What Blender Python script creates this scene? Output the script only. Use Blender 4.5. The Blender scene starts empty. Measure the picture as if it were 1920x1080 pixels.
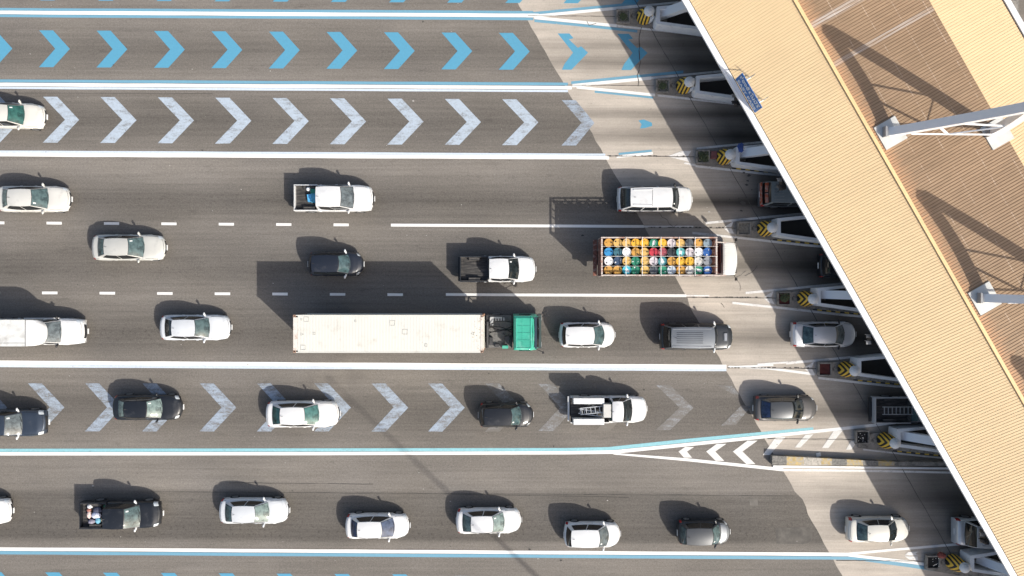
import bpy, math, random
from mathutils import Vector, Matrix
random.seed(7)
C = bpy.context.scene
COL = C.collection

# ------------------------------------------------------------------ camera, sky, sun, exposure
H = 48.3                      # drone height above the road
F = 1297.0                    # focal length in pixels of the 1920 px frame
def P(px, py, z=0.0):         # photograph pixel -> world point at height z
    k = (H - z) / F
    return Vector(((px - 960) * k, (540 - py) * k, z))

cam_d = bpy.data.cameras.new("Camera"); cam = bpy.data.objects.new("Camera", cam_d); COL.objects.link(cam)
cam.location = (0, 0, H); cam.rotation_euler = (0, 0, 0)
cam_d.sensor_width = 36; cam_d.lens = F / 1920 * 36
cam_d.clip_start = 0.5; cam_d.clip_end = 2000
C.camera = cam

SUN = Vector((0.96, -0.91, 1.0)).normalized()      # towards the sun
elev = math.asin(SUN.z); azim = math.atan2(SUN.x, SUN.y)
w = bpy.data.worlds.new("World"); C.world = w; w.use_nodes = True
nt = w.node_tree; nt.nodes.clear()
sky = nt.nodes.new('ShaderNodeTexSky'); sky.sky_type = 'NISHITA'; sky.sun_disc = False
sky.sun_elevation = elev; sky.sun_rotation = azim; sky.air_density = 1.0; sky.dust_density = 3.5; sky.ozone_density = 0.6
bg = nt.nodes.new('ShaderNodeBackground'); bg.inputs['Strength'].default_value = 0.13
out = nt.nodes.new('ShaderNodeOutputWorld')
nt.links.new(sky.outputs[0], bg.inputs[0]); nt.links.new(bg.outputs[0], out.inputs[0])
sd = bpy.data.lights.new("Sun", 'SUN'); sd.energy = 4.1; sd.angle = math.radians(0.5); sd.color = (1.0, 0.955, 0.88)
so = bpy.data.objects.new("Sun", sd); COL.objects.link(so)
so.rotation_euler = (-SUN).to_track_quat('-Z', 'Y').to_euler(); so.location = (40, -40, 60)
C.view_settings.view_transform = 'Standard'; C.view_settings.look = 'None'
C.view_settings.exposure = 0.30; C.view_settings.gamma = 1.0

# ------------------------------------------------------------------ object helpers
def tag(o, label=None, cat=None, group=None, kind=None):
    if label: o['label'] = label
    if cat: o['category'] = cat
    if group: o['group'] = group
    if kind: o['kind'] = kind
    return o
def empty(name, loc, rz=0.0, label=None, cat=None, group=None):
    o = bpy.data.objects.new(name, None); COL.objects.link(o); o.location = loc; o.rotation_euler = (0, 0, rz)
    o.empty_display_size = 0.3
    return tag(o, label, cat, group)

class MB:
    def __init__(s): s.v = []; s.f = []
    def add(s, vs, fs):
        n = len(s.v); s.v += [tuple(v) for v in vs]; s.f += [tuple(i + n for i in f) for f in fs]; return s
    def box(s, c, d, rz=0.0, taper=1.0):
        cx, cy, cz = c; dx, dy, dz = d[0] / 2, d[1] / 2, d[2] / 2; cr, sr = math.cos(rz), math.sin(rz); vs = []
        for z, t in ((-dz, 1.0), (dz, taper)):
            for x, y in ((-dx, -dy), (dx, -dy), (dx, dy), (-dx, dy)):
                x *= t; y *= t
                vs.append((cx + x * cr - y * sr, cy + x * sr + y * cr, cz + z))
        return s.add(vs, [(3, 2, 1, 0), (4, 5, 6, 7), (0, 1, 5, 4), (1, 2, 6, 5), (2, 3, 7, 6), (3, 0, 4, 7)])
    def beam(s, a, b, wd, ht, up=Vector((0, 0, 1))):
        a = Vector(a); b = Vector(b); d = (b - a).normalized(); r = d.cross(up)
        if r.length < 1e-4: r = d.cross(Vector((0, 1, 0)))
        r.normalize(); u = r.cross(d).normalized(); r = r * (wd / 2); u = u * (ht / 2)
        vs = [a - r - u, a + r - u, a + r + u, a - r + u, b - r - u, b + r - u, b + r + u, b - r + u]
        return s.add(vs, [(0, 1, 2, 3), (7, 6, 5, 4), (0, 4, 5, 1), (1, 5, 6, 2), (2, 6, 7, 3), (3, 7, 4, 0)])
    def tube(s, a, b, r0, r1=None, n=12, caps=True):
        if r1 is None: r1 = r0
        a = Vector(a); b = Vector(b); d = (b - a).normalized(); x = d.orthogonal().normalized(); y = d.cross(x)
        vs = []
        for c, r in ((a, r0), (b, r1)):
            for i in range(n):
                t = 2 * math.pi * i / n; vs.append(c + x * (r * math.cos(t)) + y * (r * math.sin(t)))
        fs = [(i, (i + 1) % n, n + (i + 1) % n, n + i) for i in range(n)]
        if caps: fs += [tuple(range(n - 1, -1, -1)), tuple(range(n, 2 * n))]
        return s.add(vs, fs)
    def lathe(s, c, prof, n=24, sx=1.0, sy=1.0):
        c = Vector(c); vs = []; fs = []
        for r, z in prof:
            for i in range(n):
                t = 2 * math.pi * i / n; vs.append((c.x + r * sx * math.cos(t), c.y + r * sy * math.sin(t), c.z + z))
        for j in range(len(prof) - 1):
            for i in range(n):
                fs.append((j * n + i, j * n + (i + 1) % n, (j + 1) * n + (i + 1) % n, (j + 1) * n + i))
        fs.append(tuple(range(n - 1, -1, -1))); fs.append(tuple((len(prof) - 1) * n + i for i in range(n)))
        return s.add(vs, fs)
    def prism(s, poly, z0, z1):
        n = len(poly); ar = sum(poly[i][0] * poly[(i + 1) % n][1] - poly[(i + 1) % n][0] * poly[i][1] for i in range(n))
        if ar < 0: poly = poly[::-1]
        vs = [(p[0], p[1], z0) for p in poly] + [(p[0], p[1], z1) for p in poly]
        return s.add(vs, [tuple(range(n - 1, -1, -1)), tuple(range(n, 2 * n))] + [(i, (i + 1) % n, n + (i + 1) % n, n + i) for i in range(n)])
    def grid(s, fn, us, vs_, flip=False):
        nu, nv = len(us), len(vs_); vs = [fn(u, v) for u in us for v in vs_]; fs = []
        for i in range(nu - 1):
            for j in range(nv - 1):
                q = (i * nv + j, (i + 1) * nv + j, (i + 1) * nv + j + 1, i * nv + j + 1)
                fs.append(q[::-1] if flip else q)
        return s.add(vs, fs)
    def blob(s, c, r, n=8, jit=0.0):
        c = Vector(c); vs = []; m = n // 2 + 1
        for j in range(m + 1):
            ph = math.pi * j / m
            for i in range(n):
                t = 2 * math.pi * i / n; k = 1 + random.uniform(-jit, jit)
                vs.append((c.x + r[0] * k * math.sin(ph) * math.cos(t), c.y + r[1] * k * math.sin(ph) * math.sin(t), c.z - r[2] * math.cos(ph)))
        fs = [(j * n + i, j * n + (i + 1) % n, (j + 1) * n + (i + 1) % n, (j + 1) * n + i) for j in range(m) for i in range(n)]
        return s.add(vs, fs)
    def build(s, name, mat, parent=None, smooth=None, label=None, loc=None):
        me = bpy.data.meshes.new(name); me.from_pydata(s.v, [], s.f); me.update(); me.validate()
        if mat: me.materials.append(mat)
        if smooth:
            me.shade_smooth(); me.set_sharp_from_angle(angle=math.radians(smooth))
        o = bpy.data.objects.new(name, me); COL.objects.link(o)
        if parent: o.parent = parent
        if loc is not None: o.location = loc
        if label: o['label'] = label
        return o

# ------------------------------------------------------------------ materials
MATS = {}
def newmat(name):
    m = bpy.data.materials.new(name); m.use_nodes = True
    n = m.node_tree; b = n.nodes['Principled BSDF']; return m, n, b
def mat(name, col, rough=0.6, metal=0.0, var=0.08, scale=3.0, coat=0.0, spec=0.5, dirt=None, dirt_amt=0.0, dscale=1.5, obj=True, stretch=(1, 1, 1)):
    if name in MATS: return MATS[name]
    m, n, b = newmat(name); L = n.links
    tc = n.nodes.new('ShaderNodeTexCoord'); mp = n.nodes.new('ShaderNodeMapping'); mp.inputs['Scale'].default_value = stretch
    L.new(tc.outputs['Object'], mp.inputs['Vector'])
    nz = n.nodes.new('ShaderNodeTexNoise'); nz.inputs['Scale'].default_value = scale; nz.inputs['Detail'].default_value = 5
    L.new(mp.outputs[0], nz.inputs['Vector'])
    rp = n.nodes.new('ShaderNodeMapRange'); rp.inputs['From Min'].default_value = 0.3; rp.inputs['From Max'].default_value = 0.7
    rp.inputs['To Min'].default_value = 1 - var; rp.inputs['To Max'].default_value = 1 + var
    L.new(nz.outputs['Fac'], rp.inputs['Value'])
    mx = n.nodes.new('ShaderNodeVectorMath'); mx.operation = 'SCALE'; mx.inputs[0].default_value = col[:3]
    L.new(rp.outputs[0], mx.inputs['Scale']); src = mx.outputs[0]
    if dirt:
        n2 = n.nodes.new('ShaderNodeTexNoise'); n2.inputs['Scale'].default_value = dscale; n2.inputs['Detail'].default_value = 8
        n2.inputs['Roughness'].default_value = 0.65; L.new(mp.outputs[0], n2.inputs['Vector'])
        r2 = n.nodes.new('ShaderNodeMapRange'); r2.inputs['From Min'].default_value = 0.62 - 0.3 * dirt_amt; r2.inputs['From Max'].default_value = 0.75 - 0.2 * dirt_amt
        L.new(n2.outputs['Fac'], r2.inputs['Value'])
        mc = n.nodes.new('ShaderNodeMix'); mc.data_type = 'RGBA'; mc.inputs['B'].default_value = (*dirt, 1)
        L.new(r2.outputs[0], mc.inputs['Factor']); L.new(src, mc.inputs['A']); src = mc.outputs['Result']
    L.new(src, b.inputs['Base Color'])
    b.inputs['Roughness'].default_value = rough; b.inputs['Metallic'].default_value = metal
    b.inputs['Coat Weight'].default_value = coat; b.inputs['Coat Roughness'].default_value = 0.06
    b.inputs['Specular IOR Level'].default_value = spec
    MATS[name] = m; return m
def car_paint(name, col, metal=0.0):
    return mat('body_' + name, col, rough=0.38, metal=metal, var=0.05, scale=1.2, coat=0.6 if sum(col) > .6 else .3, dirt=tuple(c * 0.8 + 0.03 for c in col), dirt_amt=0.25, dscale=1.8)
def glass(name, col):
    if name in MATS: return MATS[name]
    m = mat(name, col, rough=0.06, var=0.28, scale=4.5, spec=0.6, dirt=tuple(c * 0.35 for c in col), dirt_amt=0.45, dscale=2.6); return m

class NB:      # tiny node builder
    def __init__(s, m): s.n = m.node_tree; s.L = s.n.links
    def val(s, x):
        return x
    def math(s, op, a, b=None, clamp=False):
        q = s.n.nodes.new('ShaderNodeMath'); q.operation = op; q.use_clamp = clamp
        for i, x in enumerate((a, b)):
            if x is None: continue
            if isinstance(x, (int, float)): q.inputs[i].default_value = x
            else: s.L.new(x, q.inputs[i])
        return q.outputs[0]
    def noise(s, vec, scale, detail=4, rough=0.5, dist=0.0):
        q = s.n.nodes.new('ShaderNodeTexNoise'); q.inputs['Scale'].default_value = scale; q.inputs['Detail'].default_value = detail
        q.inputs['Roughness'].default_value = rough; q.inputs['Distortion'].default_value = dist; s.L.new(vec, q.inputs['Vector']); return q.outputs['Fac']
    def mapping(s, vec, sc, rot=(0, 0, 0), loc=(0, 0, 0)):
        q = s.n.nodes.new('ShaderNodeMapping'); q.inputs['Scale'].default_value = sc; q.inputs['Rotation'].default_value = rot; q.inputs['Location'].default_value = loc
        s.L.new(vec, q.inputs['Vector']); return q.outputs[0]
    def rng(s, x, a, b, c=0.0, d=1.0):
        q = s.n.nodes.new('ShaderNodeMapRange'); q.inputs['From Min'].default_value = a; q.inputs['From Max'].default_value = b
        q.inputs['To Min'].default_value = c; q.inputs['To Max'].default_value = d; s.L.new(x, q.inputs['Value']); return q.outputs[0]
    def mix(s, f, a, b, blend='MIX'):
        q = s.n.nodes.new('ShaderNodeMix'); q.data_type = 'RGBA'; q.blend_type = blend
        for k, x in (('Factor', f), ('A', a), ('B', b)):
            if isinstance(x, (int, float)): q.inputs[k].default_value = x
            elif isinstance(x, tuple): q.inputs[k].default_value = (*x, 1)
            else: s.L.new(x, q.inputs[k])
        return q.outputs['Result']
    def ramp(s, x, stops):
        q = s.n.nodes.new('ShaderNodeValToRGB'); e = q.color_ramp.elements
        stops = sorted(stops)
        e[0].position = stops[0][0]; e[0].color = (stops[0][1],) * 3 + (1,); e[1].position = stops[-1][0]; e[1].color = (stops[-1][1],) * 3 + (1,)
        for p, v in stops[1:-1]:
            k = e.new(p); k.color = (v, v, v, 1)
        s.L.new(x, q.inputs[0]); return q.outputs[0]
    def pos(s):
        g = s.n.nodes.new('ShaderNodeNewGeometry'); return g.outputs['Position']
    def sep(s, v):
        q = s.n.nodes.new('ShaderNodeSeparateXYZ'); s.L.new(v, q.inputs[0]); return q.outputs
    def scale(s, col, f):
        q = s.n.nodes.new('ShaderNodeVectorMath'); q.operation = 'SCALE'
        if isinstance(col, tuple): q.inputs[0].default_value = col
        else: s.L.new(col, q.inputs[0])
        if isinstance(f, (int, float)): q.inputs['Scale'].default_value = f
        else: s.L.new(f, q.inputs['Scale'])
        return q.outputs[0]

def lane_coord(nb, pos):       # 0..1 across the carriageway, following the slight slant of the lanes
    x, y, z = nb.sep(pos)
    t = nb.math('ADD', nb.math('MULTIPLY', y, -F / H), 540 - 0.0055 * 960)
    t = nb.math('ADD', t, nb.math('MULTIPLY', x, -0.0055 * F / H))
    return nb.math('DIVIDE', t, 1080.0)
def Y(*pairs): return [(a / 1080.0, b) for a, b in pairs]

# old sun-bleached asphalt with traffic-darkened wheel paths
ASPH = (0.166, 0.149, 0.127)
asphalt, n_, b_ = newmat('asphalt'); nb = NB(asphalt); pos = nb.pos(); t = lane_coord(nb, pos)
band = nb.ramp(t, Y((0, 1.02), (38, 1.05), (90, .84), (118, .92), (145, 1.06), (200, .87), (225, .80), (250, .86), (278, .98), (310, 1.10), (345, .9), (372, .76), (395, .86), (425, 1.0), (480, .84), (505, .80),
    (555, 1.0), (592, .86), (620, .76), (648, .84), (672, 1.0), (712, 1.0), (750, .82), (785, .84), (838, 1.0), (912, 1.06), (922, .84), (1006, .74), (1016, .98)))
_g = nb.math('MULTIPLY', nb.math('SUBTRACT', band, .93), 1.75); band = nb.math('ADD', _g, .97)
pit = nb.rng(nb.noise(nb.mapping(pos, (.7, 1, 1), loc=(2, 8, 0)), 6.5, 3, .6), .56, .66, 0.0, 1.0)
pit = nb.math('SUBTRACT', 1.0, nb.math('MULTIPLY', pit, nb.math('MAXIMUM', nb.math('MULTIPLY', nb.math('SUBTRACT', .88, band), 1.6), 0.0)))
band = nb.math('MULTIPLY', band, pit)
fine = nb.rng(nb.noise(nb.mapping(pos, (1, 1, 1)), 7.0, 6, 0.85), 0.3, 0.7, 0.76, 1.25)
gr2 = nb.rng(nb.noise(nb.mapping(pos, (1, 1, 1), loc=(9, 3, 0)), 16.0, 2, 0.9), 0.3, 0.7, 0.76, 1.26)
big = nb.rng(nb.noise(nb.mapping(pos, (.22, .5, 1)), 0.45, 5, 0.6), 0.3, 0.7, 0.84, 1.14)
streak = nb.rng(nb.noise(nb.mapping(pos, (.035, 1.3, 1)), 3.0, 5, 0.6), 0.3, 0.7, 0.89, 1.11)
streak = nb.math('MULTIPLY', streak, nb.rng(nb.noise(nb.mapping(pos, (.02, 2.6, 1), loc=(5, 5, 0)), 3.0, 4, 0.6), 0.35, 0.7, 0.94, 1.05))
oil = nb.rng(nb.noise(nb.mapping(pos, (.3, 1, 1), loc=(4, 0, 0)), 1.6, 6, 0.75), 0.58, 0.72, 1.0, 0.74)
f = nb.math('MULTIPLY', nb.math('MULTIPLY', fine, gr2), nb.math('MULTIPLY', nb.math('MULTIPLY', big, streak), nb.math('MULTIPLY', oil, band)))
tint = nb.mix(nb.noise(nb.mapping(pos, (.3, .3, 1)), .8, 3), ASPH, (ASPH[0] * .98, ASPH[1] * 1.0, ASPH[2] * 1.06))
nb.L.new(nb.scale(tint, f), b_.inputs['Base Color']); b_.inputs['Roughness'].default_value = 0.85; b_.inputs['Specular IOR Level'].default_value = 0.3
bp = n_.node_tree.nodes.new('ShaderNodeBump') if hasattr(n_, 'node_tree') else asphalt.node_tree.nodes.new('ShaderNodeBump')
bp.inputs['Strength'].default_value = 0.35; bp.inputs['Distance'].default_value = 0.02
nb.L.new(fine, bp.inputs['Height']); nb.L.new(bp.outputs[0], b_.inputs['Normal'])

# concrete apron with tyre-blackened bands that grow towards the booths
CONC = (0.545, 0.485, 0.415)
concrete, n_, b_ = newmat('concrete_pavement'); nb = NB(concrete); pos = nb.pos(); t = lane_coord(nb, pos)
band = nb.ramp(t, Y((0, .9), (62, .94), (78, .72), (90, .86), (112, .66), (128, .9), (190, .99), (206, .66), (222, .88), (250, .64), (268, .93), (300, 1.0), (345, .9), (372, .52), (390, .78), (440, .95), (492, .60), (520, .9),
    (560, 1.0), (596, .86), (626, .62), (652, .9), (700, 1.0), (765, .62), (790, .92), (880, 1.0), (925, .72), (950, .88), (990, .78), (1030, .95)))
x_, y_, z_ = nb.sep(pos)
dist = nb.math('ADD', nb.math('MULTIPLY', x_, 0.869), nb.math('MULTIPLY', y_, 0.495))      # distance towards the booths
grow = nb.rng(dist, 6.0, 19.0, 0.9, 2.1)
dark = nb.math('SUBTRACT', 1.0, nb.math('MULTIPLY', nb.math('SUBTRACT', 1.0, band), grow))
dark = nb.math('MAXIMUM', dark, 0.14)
eave_shade = nb.rng(dist, 16.2, 18.8, 1.0, 0.45)      # canopy shade painted into the concrete, deepening towards the eave
fine = nb.rng(nb.noise(nb.mapping(pos, (1, 1, 1)), 9.0, 6, 0.8), 0.3, 0.7, 0.88, 1.12)
big = nb.rng(nb.noise(nb.mapping(pos, (.5, .8, 1)), 0.6, 6, 0.65), 0.3, 0.7, 0.86, 1.08)
streak = nb.rng(nb.noise(nb.mapping(pos, (.05, 1.6, 1)), 3.0, 5, 0.65), 0.3, 0.7, 0.82, 1.10)
blot = nb.rng(nb.noise(nb.mapping(pos, (.6, 1, 1), loc=(7, 2, 0)), 2.6, 7, 0.8), 0.60, 0.72, 1.0, 0.6)
f = nb.math('MULTIPLY', nb.math('MULTIPLY', nb.math('MULTIPLY', fine, blot), dark), nb.math('MULTIPLY', nb.math('MULTIPLY', big, streak), eave_shade))
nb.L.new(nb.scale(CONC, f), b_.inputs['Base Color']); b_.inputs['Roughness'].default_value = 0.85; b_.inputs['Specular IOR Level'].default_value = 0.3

def paint(name, col, wear=0.3, under=ASPH, grain=0.12):
    if name in MATS: return MATS[name]
    m, n, b = newmat(name); q = NB(m); pos = q.pos()
    a = q.noise(q.mapping(pos, (.45, 1.3, 1)), 2.2, 8, 0.75); c = q.noise(q.mapping(pos, (.8, 1, 1), loc=(3, 1, 0)), 11.0, 4, 0.8)
    s_ = q.math('ADD', q.math('MULTIPLY', a, 0.65), q.math('MULTIPLY', c, 0.35))
    k = q.rng(s_, 0.66 - wear * 0.33, 0.78 - wear * 0.28, 0.0, 0.92)
    g = q.rng(q.noise(q.mapping(pos, (1, 1, 1)), 6, 5, .8), .3, .7, 1 - grain, 1 + grain)
    q.L.new(q.mix(k, q.scale(col, g), tuple(x * .85 for x in under)), b.inputs['Base Color']); b.inputs['Roughness'].default_value = 0.7
    MATS[name] = m; return m
white_p = paint('paint_white', (.80, .785, .75), .08, grain=.05)
white_w = paint('paint_white_worn', (.74, .72, .69), .42, under=(.36, .32, .28))
pale_p = paint('paint_pale_blue', (.55, .62, .70), .18)
blue_p = paint('paint_blue_line', (.15, .33, .44), .15, grain=.07)
blue_c = paint('paint_blue_arrow', (.088, .30, .44), .24, grain=.06)
cyan_p = paint('paint_cyan_line', (.25, .50, .55), .3)
arrow_p = paint('paint_pale_arrow', (.32, .38, .455), .65)
arrow_f = paint('paint_pale_arrow_faded', (.31, .33, .36), .95)
arrow_g = paint('paint_pale_arrow_ghost', (.235, .225, .22), 1.15)
tar = mat('tar', (.045, .042, .038), .8)

# ------------------------------------------------------------------ the ground and its markings
g = MB(); g.add([(-400, -400, 0), (400, -400, 0), (400, 400, 0), (-400, 400, 0)], [(0, 1, 2, 3)])
tag(g.build('road', asphalt), kind='structure')
def sheet(polys, z, name, m):          # polygons in photograph pixels laid flat at height z
    b = MB()
    for i_, p in enumerate(polys):
        pts = [P(x, y) for x, y in p]
        ar = sum(pts[i].x * pts[(i + 1) % len(pts)].y - pts[(i + 1) % len(pts)].x * pts[i].y for i in range(len(pts)))
        if ar < 0: pts = pts[::-1]
        b.add([(q.x, q.y, z + (i_ % 7) * .0004) for q in pts], [tuple(range(len(pts)))])
    return tag(b.build(name, m), kind='structure')
edge = [(968 + .5665 * y + random.uniform(-1.2, 1.2) + (4 if 500 < y < 560 else 0) + (6 if 925 < y < 960 else 0), y) for y in range(-30, 1120, 14)]
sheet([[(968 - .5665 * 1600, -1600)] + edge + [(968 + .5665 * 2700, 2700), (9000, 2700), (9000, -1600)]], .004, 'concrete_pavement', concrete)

def rib(pts, wd):                      # a painted line: polyline in pixels with pixel width (or widths)
    out = []
    for i in range(len(pts) - 1):
        (x0, y0), (x1, y1) = pts[i], pts[i + 1]; w0, w1 = (wd, wd) if not isinstance(wd, (list, tuple)) else (wd[i], wd[i + 1])
        out.append([(x0, y0 - w0 / 2), (x1, y1 - w1 / 2), (x1, y1 + w1 / 2), (x0, y0 + w0 / 2)])
    return out
def ln(y, x0, x1, wd, s=0.0057):
    n = max(1, int((x1 - x0) / 70)); xs = [x0 + (x1 - x0) * i / n for i in range(n + 1)]; j = .28 if n > 2 else .12
    return rib([(x, y + s * x + random.uniform(-j, j) * .6) for x in xs], [wd * random.uniform(.94, 1.05) for x in xs])
white, worn, pale, blue, cyan = [], [], [], [], []
# top boundary: blue / white / blue
blue += ln(17.4, -900, 1000, 5.2); white += ln(23.4, -900, 1010, 6.8); blue += ln(29.6, -900, 1000, 5.2)
# second boundary
blue += ln(151.6, -900, 1065, 5.6); white += ln(158.4, -900, 1072, 6.4); pale += ln(164.6, -900, 1065, 4.4)
# third boundary
pale += ln(284.2, -900, 1135, 4.2, .0052); white += ln(289.9, -900, 1142, 7.0, .0052)
# two dashed lines that end in solid ones
for k in range(-9, 7):
    x = 87.5 + 107.6 * k; white += ln(417.8, x, x + 28.5, 5.0, .006)
white += ln(418.2, 733, 1207, 5.2, .0054); worn += ln(418.4, 1207, 1300, 3.6, .0054)
for k in range(-9, 7):
    x = 79 + 107.9 * k; white += ln(548.7, x, x + 29, 5.0, .0050)
white += ln(548.6, 836, 1287, 5.2, .0044); worn += ln(548.6, 1287, 1330, 3.0, .0044)
# wide white boundary with its paler half
white += ln(679.6, -900, 1362, 7.2, .0057); pale += ln(685.8, -900, 1362, 5.2, .0057)
# cyan and white boundary into the long gore
cyan += rib([(-900, 845.5), (1060, 843), (1140, 841.5), (1290, 826), (1525, 803.5)], [6, 6, 6.5, 7, 5])
white += rib([(-900, 851.5), (600, 850.5), (1060, 849), (1150, 847.5), (1290, 833.5), (1580, 803.5), (1680, 792.5)], [6.5, 6, 6, 6.6, 6.4, 6, 5])
white += rib([(1150, 850.5), (1290, 862), (1468, 880.5)], [3, 5.5, 6])
worn += rib([(1468, 881), (1620, 882.5), (1830, 887)], [4.5, 4, 3.6])
# bottom boundary: white / blue
white += ln(1029.2, -900, 1590, 6.4, .0064); blue += ln(1036.2, -900, 1600, 6.2, .0064)
sheet(white, .012, 'lane_line', white_p); sheet(pale, .012, 'lane_line', pale_p); sheet(cyan, .008, 'lane_line', cyan_p)

# gore lines round every island: D is the crash drum's place in the photograph
DR = [(1207, 28), (1281, 158), (1356, 291), (1433, 425), (1508, 556), (1584, 688), (1658, 821), (1786, 1049)]
def off(D, pts): return [(D[0] + x, D[1] + y) for x, y in pts]
gw, gb, gn = [], [], []
def up_line(D, x0, x1=190, lst=None, wd=5.0, full=True):
    p = [(-210, 3), (-128, -5), (-60, -11.5), (75, -24.5), (140, -29), (300, -31)]
    lst.extend(rib([q for q in off(D, clip(p, x0, x1))], wd))
def dn_line(D, x0, x1=190, lst=None, wd=5.0):
    p = [(-205, 5), (-128, 12.5), (-51, 20.5), (75, 34.5), (140, 40), (300, 44)]
    lst.extend(rib([q for q in off(D, clip(p, x0, x1))], wd))
def clip(p, x0, x1):
    def at(x):
        for (a, b), (c, d) in zip(p, p[1:]):
            if a <= x <= c: return (x, b + (d - b) * (x - a) / (c - a))
        return p[0] if x < p[0][0] else p[-1]
    return [at(x0)] + [q for q in p if x0 < q[0] < x1] + [at(x1)]
def shift(D, s): return (D[0], D[1] + s)
D = DR[0]; up_line(D, -205, -10, gw, 5.5); up_line(shift(D, -5.6), -207, -12, gb, 5); dn_line(D, -205, -51, gw, 5.5); dn_line(shift(D, 5.8), -205, -12, gb, 5.2); up_line(D, -10, 150, gn, 4); dn_line(D, -51, 160, gn, 4)
D = DR[1]; up_line(D, -208, -60, gw, 6); up_line(shift(D, -5.8), -215, 0, gb, 5.2); dn_line(D, -200, -53, gw, 5.2); dn_line(shift(D, 5.2), -166, -56, gb, 4); up_line(D, -60, 150, gn, 4); dn_line(D, -48, 160, gn, 4.2)
D = DR[2]; up_line(shift(D, 1), -200, -132, gw, 5); up_line(shift(D, -4), -196, -134, gb, 4); up_line(D, -50, 150, gn, 4); dn_line(D, -52, 160, gn, 4.5)
gn += [off(D, [(-104, 2), (-78, -8), (-60, -8), (-66, 2)]), off(D, [(-100, 4), (-64, 4), (-60, 14), (-78, 9)]), off(D, [(-72, 13), (-52, 17), (-52, 21), (-74, 16)])]
for D in (DR[3], DR[4], DR[5]):
    up_line(D, -110, 150, gn, 4.4); dn_line(D, -135 if D != DR[5] else -50, 160, gn, 4.4)
    gn += [off(D, [(-76, 1), (-60, -9), (-38 - 20, -9), (-62, 1)]), off(D, [(-76, 3), (-62, 3), (-56, 14), (-66, 12)])]
gw += rib([(1367, 687.5), (1440, 690.5), (1527, 701.5)], [4, 4.4, 5]); gw += rib([(1365, 688), (1450, 684.5)], [3, 3])
gn += rib([(1420, 683), (1505, 677.5)], [3, 4])
D = DR[6]; up_line(D, 25, 150, gn, 4); dn_line(D, -40, 160, gn, 3)
D = DR[7]; gw += rib([(1590, 1038.5), (1660, 1032), (1800, 1020)], [5, 4.5, 4.6]); gw += rib([(1590, 1040.5), (1700, 1053), (1790, 1066.5)], [5, 5.5, 5]); gb += rib([(1600, 1046.3), (1700, 1059.5), (1795, 1074)], [6, 7, 7])
gn += rib([(1800, 1020), (1900, 1014)], [4, 4]); gn += rib([(1790, 1067), (1900, 1084)], [4, 4])
gn += [[(1696, 1041), (1702, 1035), (1722, 1034), (1716, 1038), (1722, 1041)], [(1696, 1043), (1720, 1043), (1721, 1051), (1705, 1049)]]
sheet(gw, .016, 'gore_line', white_p); sheet(gb + blue, .008, 'lane_line', blue_p); sheet(gn + worn, .0135 + .006, 'gore_line', white_w)

# chevrons in the long gore
z6 = []
for x, y0, y1, w_ in ((1272, 838, 858, 17), (1324, 832, 864, 18), (1374, 826, 870, 19)):
    ym = (y0 + y1) / 2 - 1.5; k = (y1 - y0) * .62
    z6.append([(x, ym), (x + k, y0), (x + k + w_ , y0), (x + w_ - 1, ym), (x + k + w_ - 4, y1), (x + k - 2, y1)][:6])
for (a, b, c, d, e) in ((1454, 820, 1430, 853, 19), (1510, 815, 1490, 839, 15), (1563, 808, 1541, 840, 17), (1595, 827, 1586, 843, 14)):
    z6.append([(a, b), (a + e, b - 1), (c + e * .7, d), (c, d)])
sheet(z6, .016, 'gore_chevron', paint('paint_gore', (.70, .68, .64), .22))

# lane chevrons
def chev(x0, y0, w_, h, tip, inner, s=.0055):
    dy = s * x0; y0 += dy
    return [[(x0, y0), (x0 + w_, y0), (x0 + tip, y0 + h / 2 + .3), (x0 + inner, y0 + h / 2)], [(x0 + inner, y0 + h / 2), (x0 + tip, y0 + h / 2 + .3), (x0 + w_ + .5, y0 + h), (x0 - .5, y0 + h)]]
cb, cp, cf, cg, ct = [], [], [], [], []
for k in range(-5, 9): cb += chev(73.6 + 107.75 * k, 56.6, 26, 69, 57.5, 30)
for x in (1045.5, 1157):     # the two that lost paint on the concrete
    y = 57 + .0055 * x
    cb += [[(x, y), (x + 22, y), (x + 30, y + 9), (x + 21, y + 11), (x + 38, y + 27), (x + 44, y + 24), (x + 57, y + 36), (x + 29, y + 36)], [(x + 29, y + 36), (x + 57, y + 36), (x + 26, y + 68), (x + 8, y + 68), (x + 13, y + 57)]]
cb += [[(1197, 226), (1207, 224), (1222, 230), (1223, 236), (1210, 240), (1200, 241), (1203, 233)]]
for k in range(-5, 8): ct += chev(81 + 107.6 * k, 181, 26.5, 86, 67.5, 41)
ct += chev(81 + 107.6 * 8, 181, 26.5, 86, 67.5, 41); cp += chev(1053.5, 182, 26, 85, 61, 37)
for k in range(-5, 7): cp += chev(52.5 + 107.4 * k, 718.6, 26, 90, 68.5, 41, .0006)
for k in range(7, 9): (cp if k == 7 else cf).extend(chev(52.5 + 107.2 * k, 718.6, 26, 90, 68.5, 41, .0006))
cf += chev(1010, 720, 27, 88, 68, 40, 0); cg += chev(1117, 722, 26, 86, 66, 40, 0); cf += chev(1230, 722, 26, 84, 70, 44, 0)
cf += [[(1390, 760), (1408, 762), (1379, 797), (1352, 798)], [(1345, 722), (1372, 723), (1388, 741), (1372, 738)]]
gb += [[(1396, 758), (1408, 761), (1404, 769), (1392, 764)]]
for k in range(-5, 7): cb += chev(85 + 108.4 * k, 1072.6, 26, 68, 57, 30)
cf += chev(852, 1074, 26, 68, 57, 30)
for k in range(-5, 11): cb += chev(76 + 109 * k, -67.6, 26, 68, 57, 30)
sheet(cb, .008, 'lane_chevron', blue_c); sheet(ct, .008, 'lane_chevron', paint('paint_pale_arrow_fresh', (.40, .465, .535), .5)); sheet(cp, .008, 'lane_chevron', arrow_p)
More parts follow.
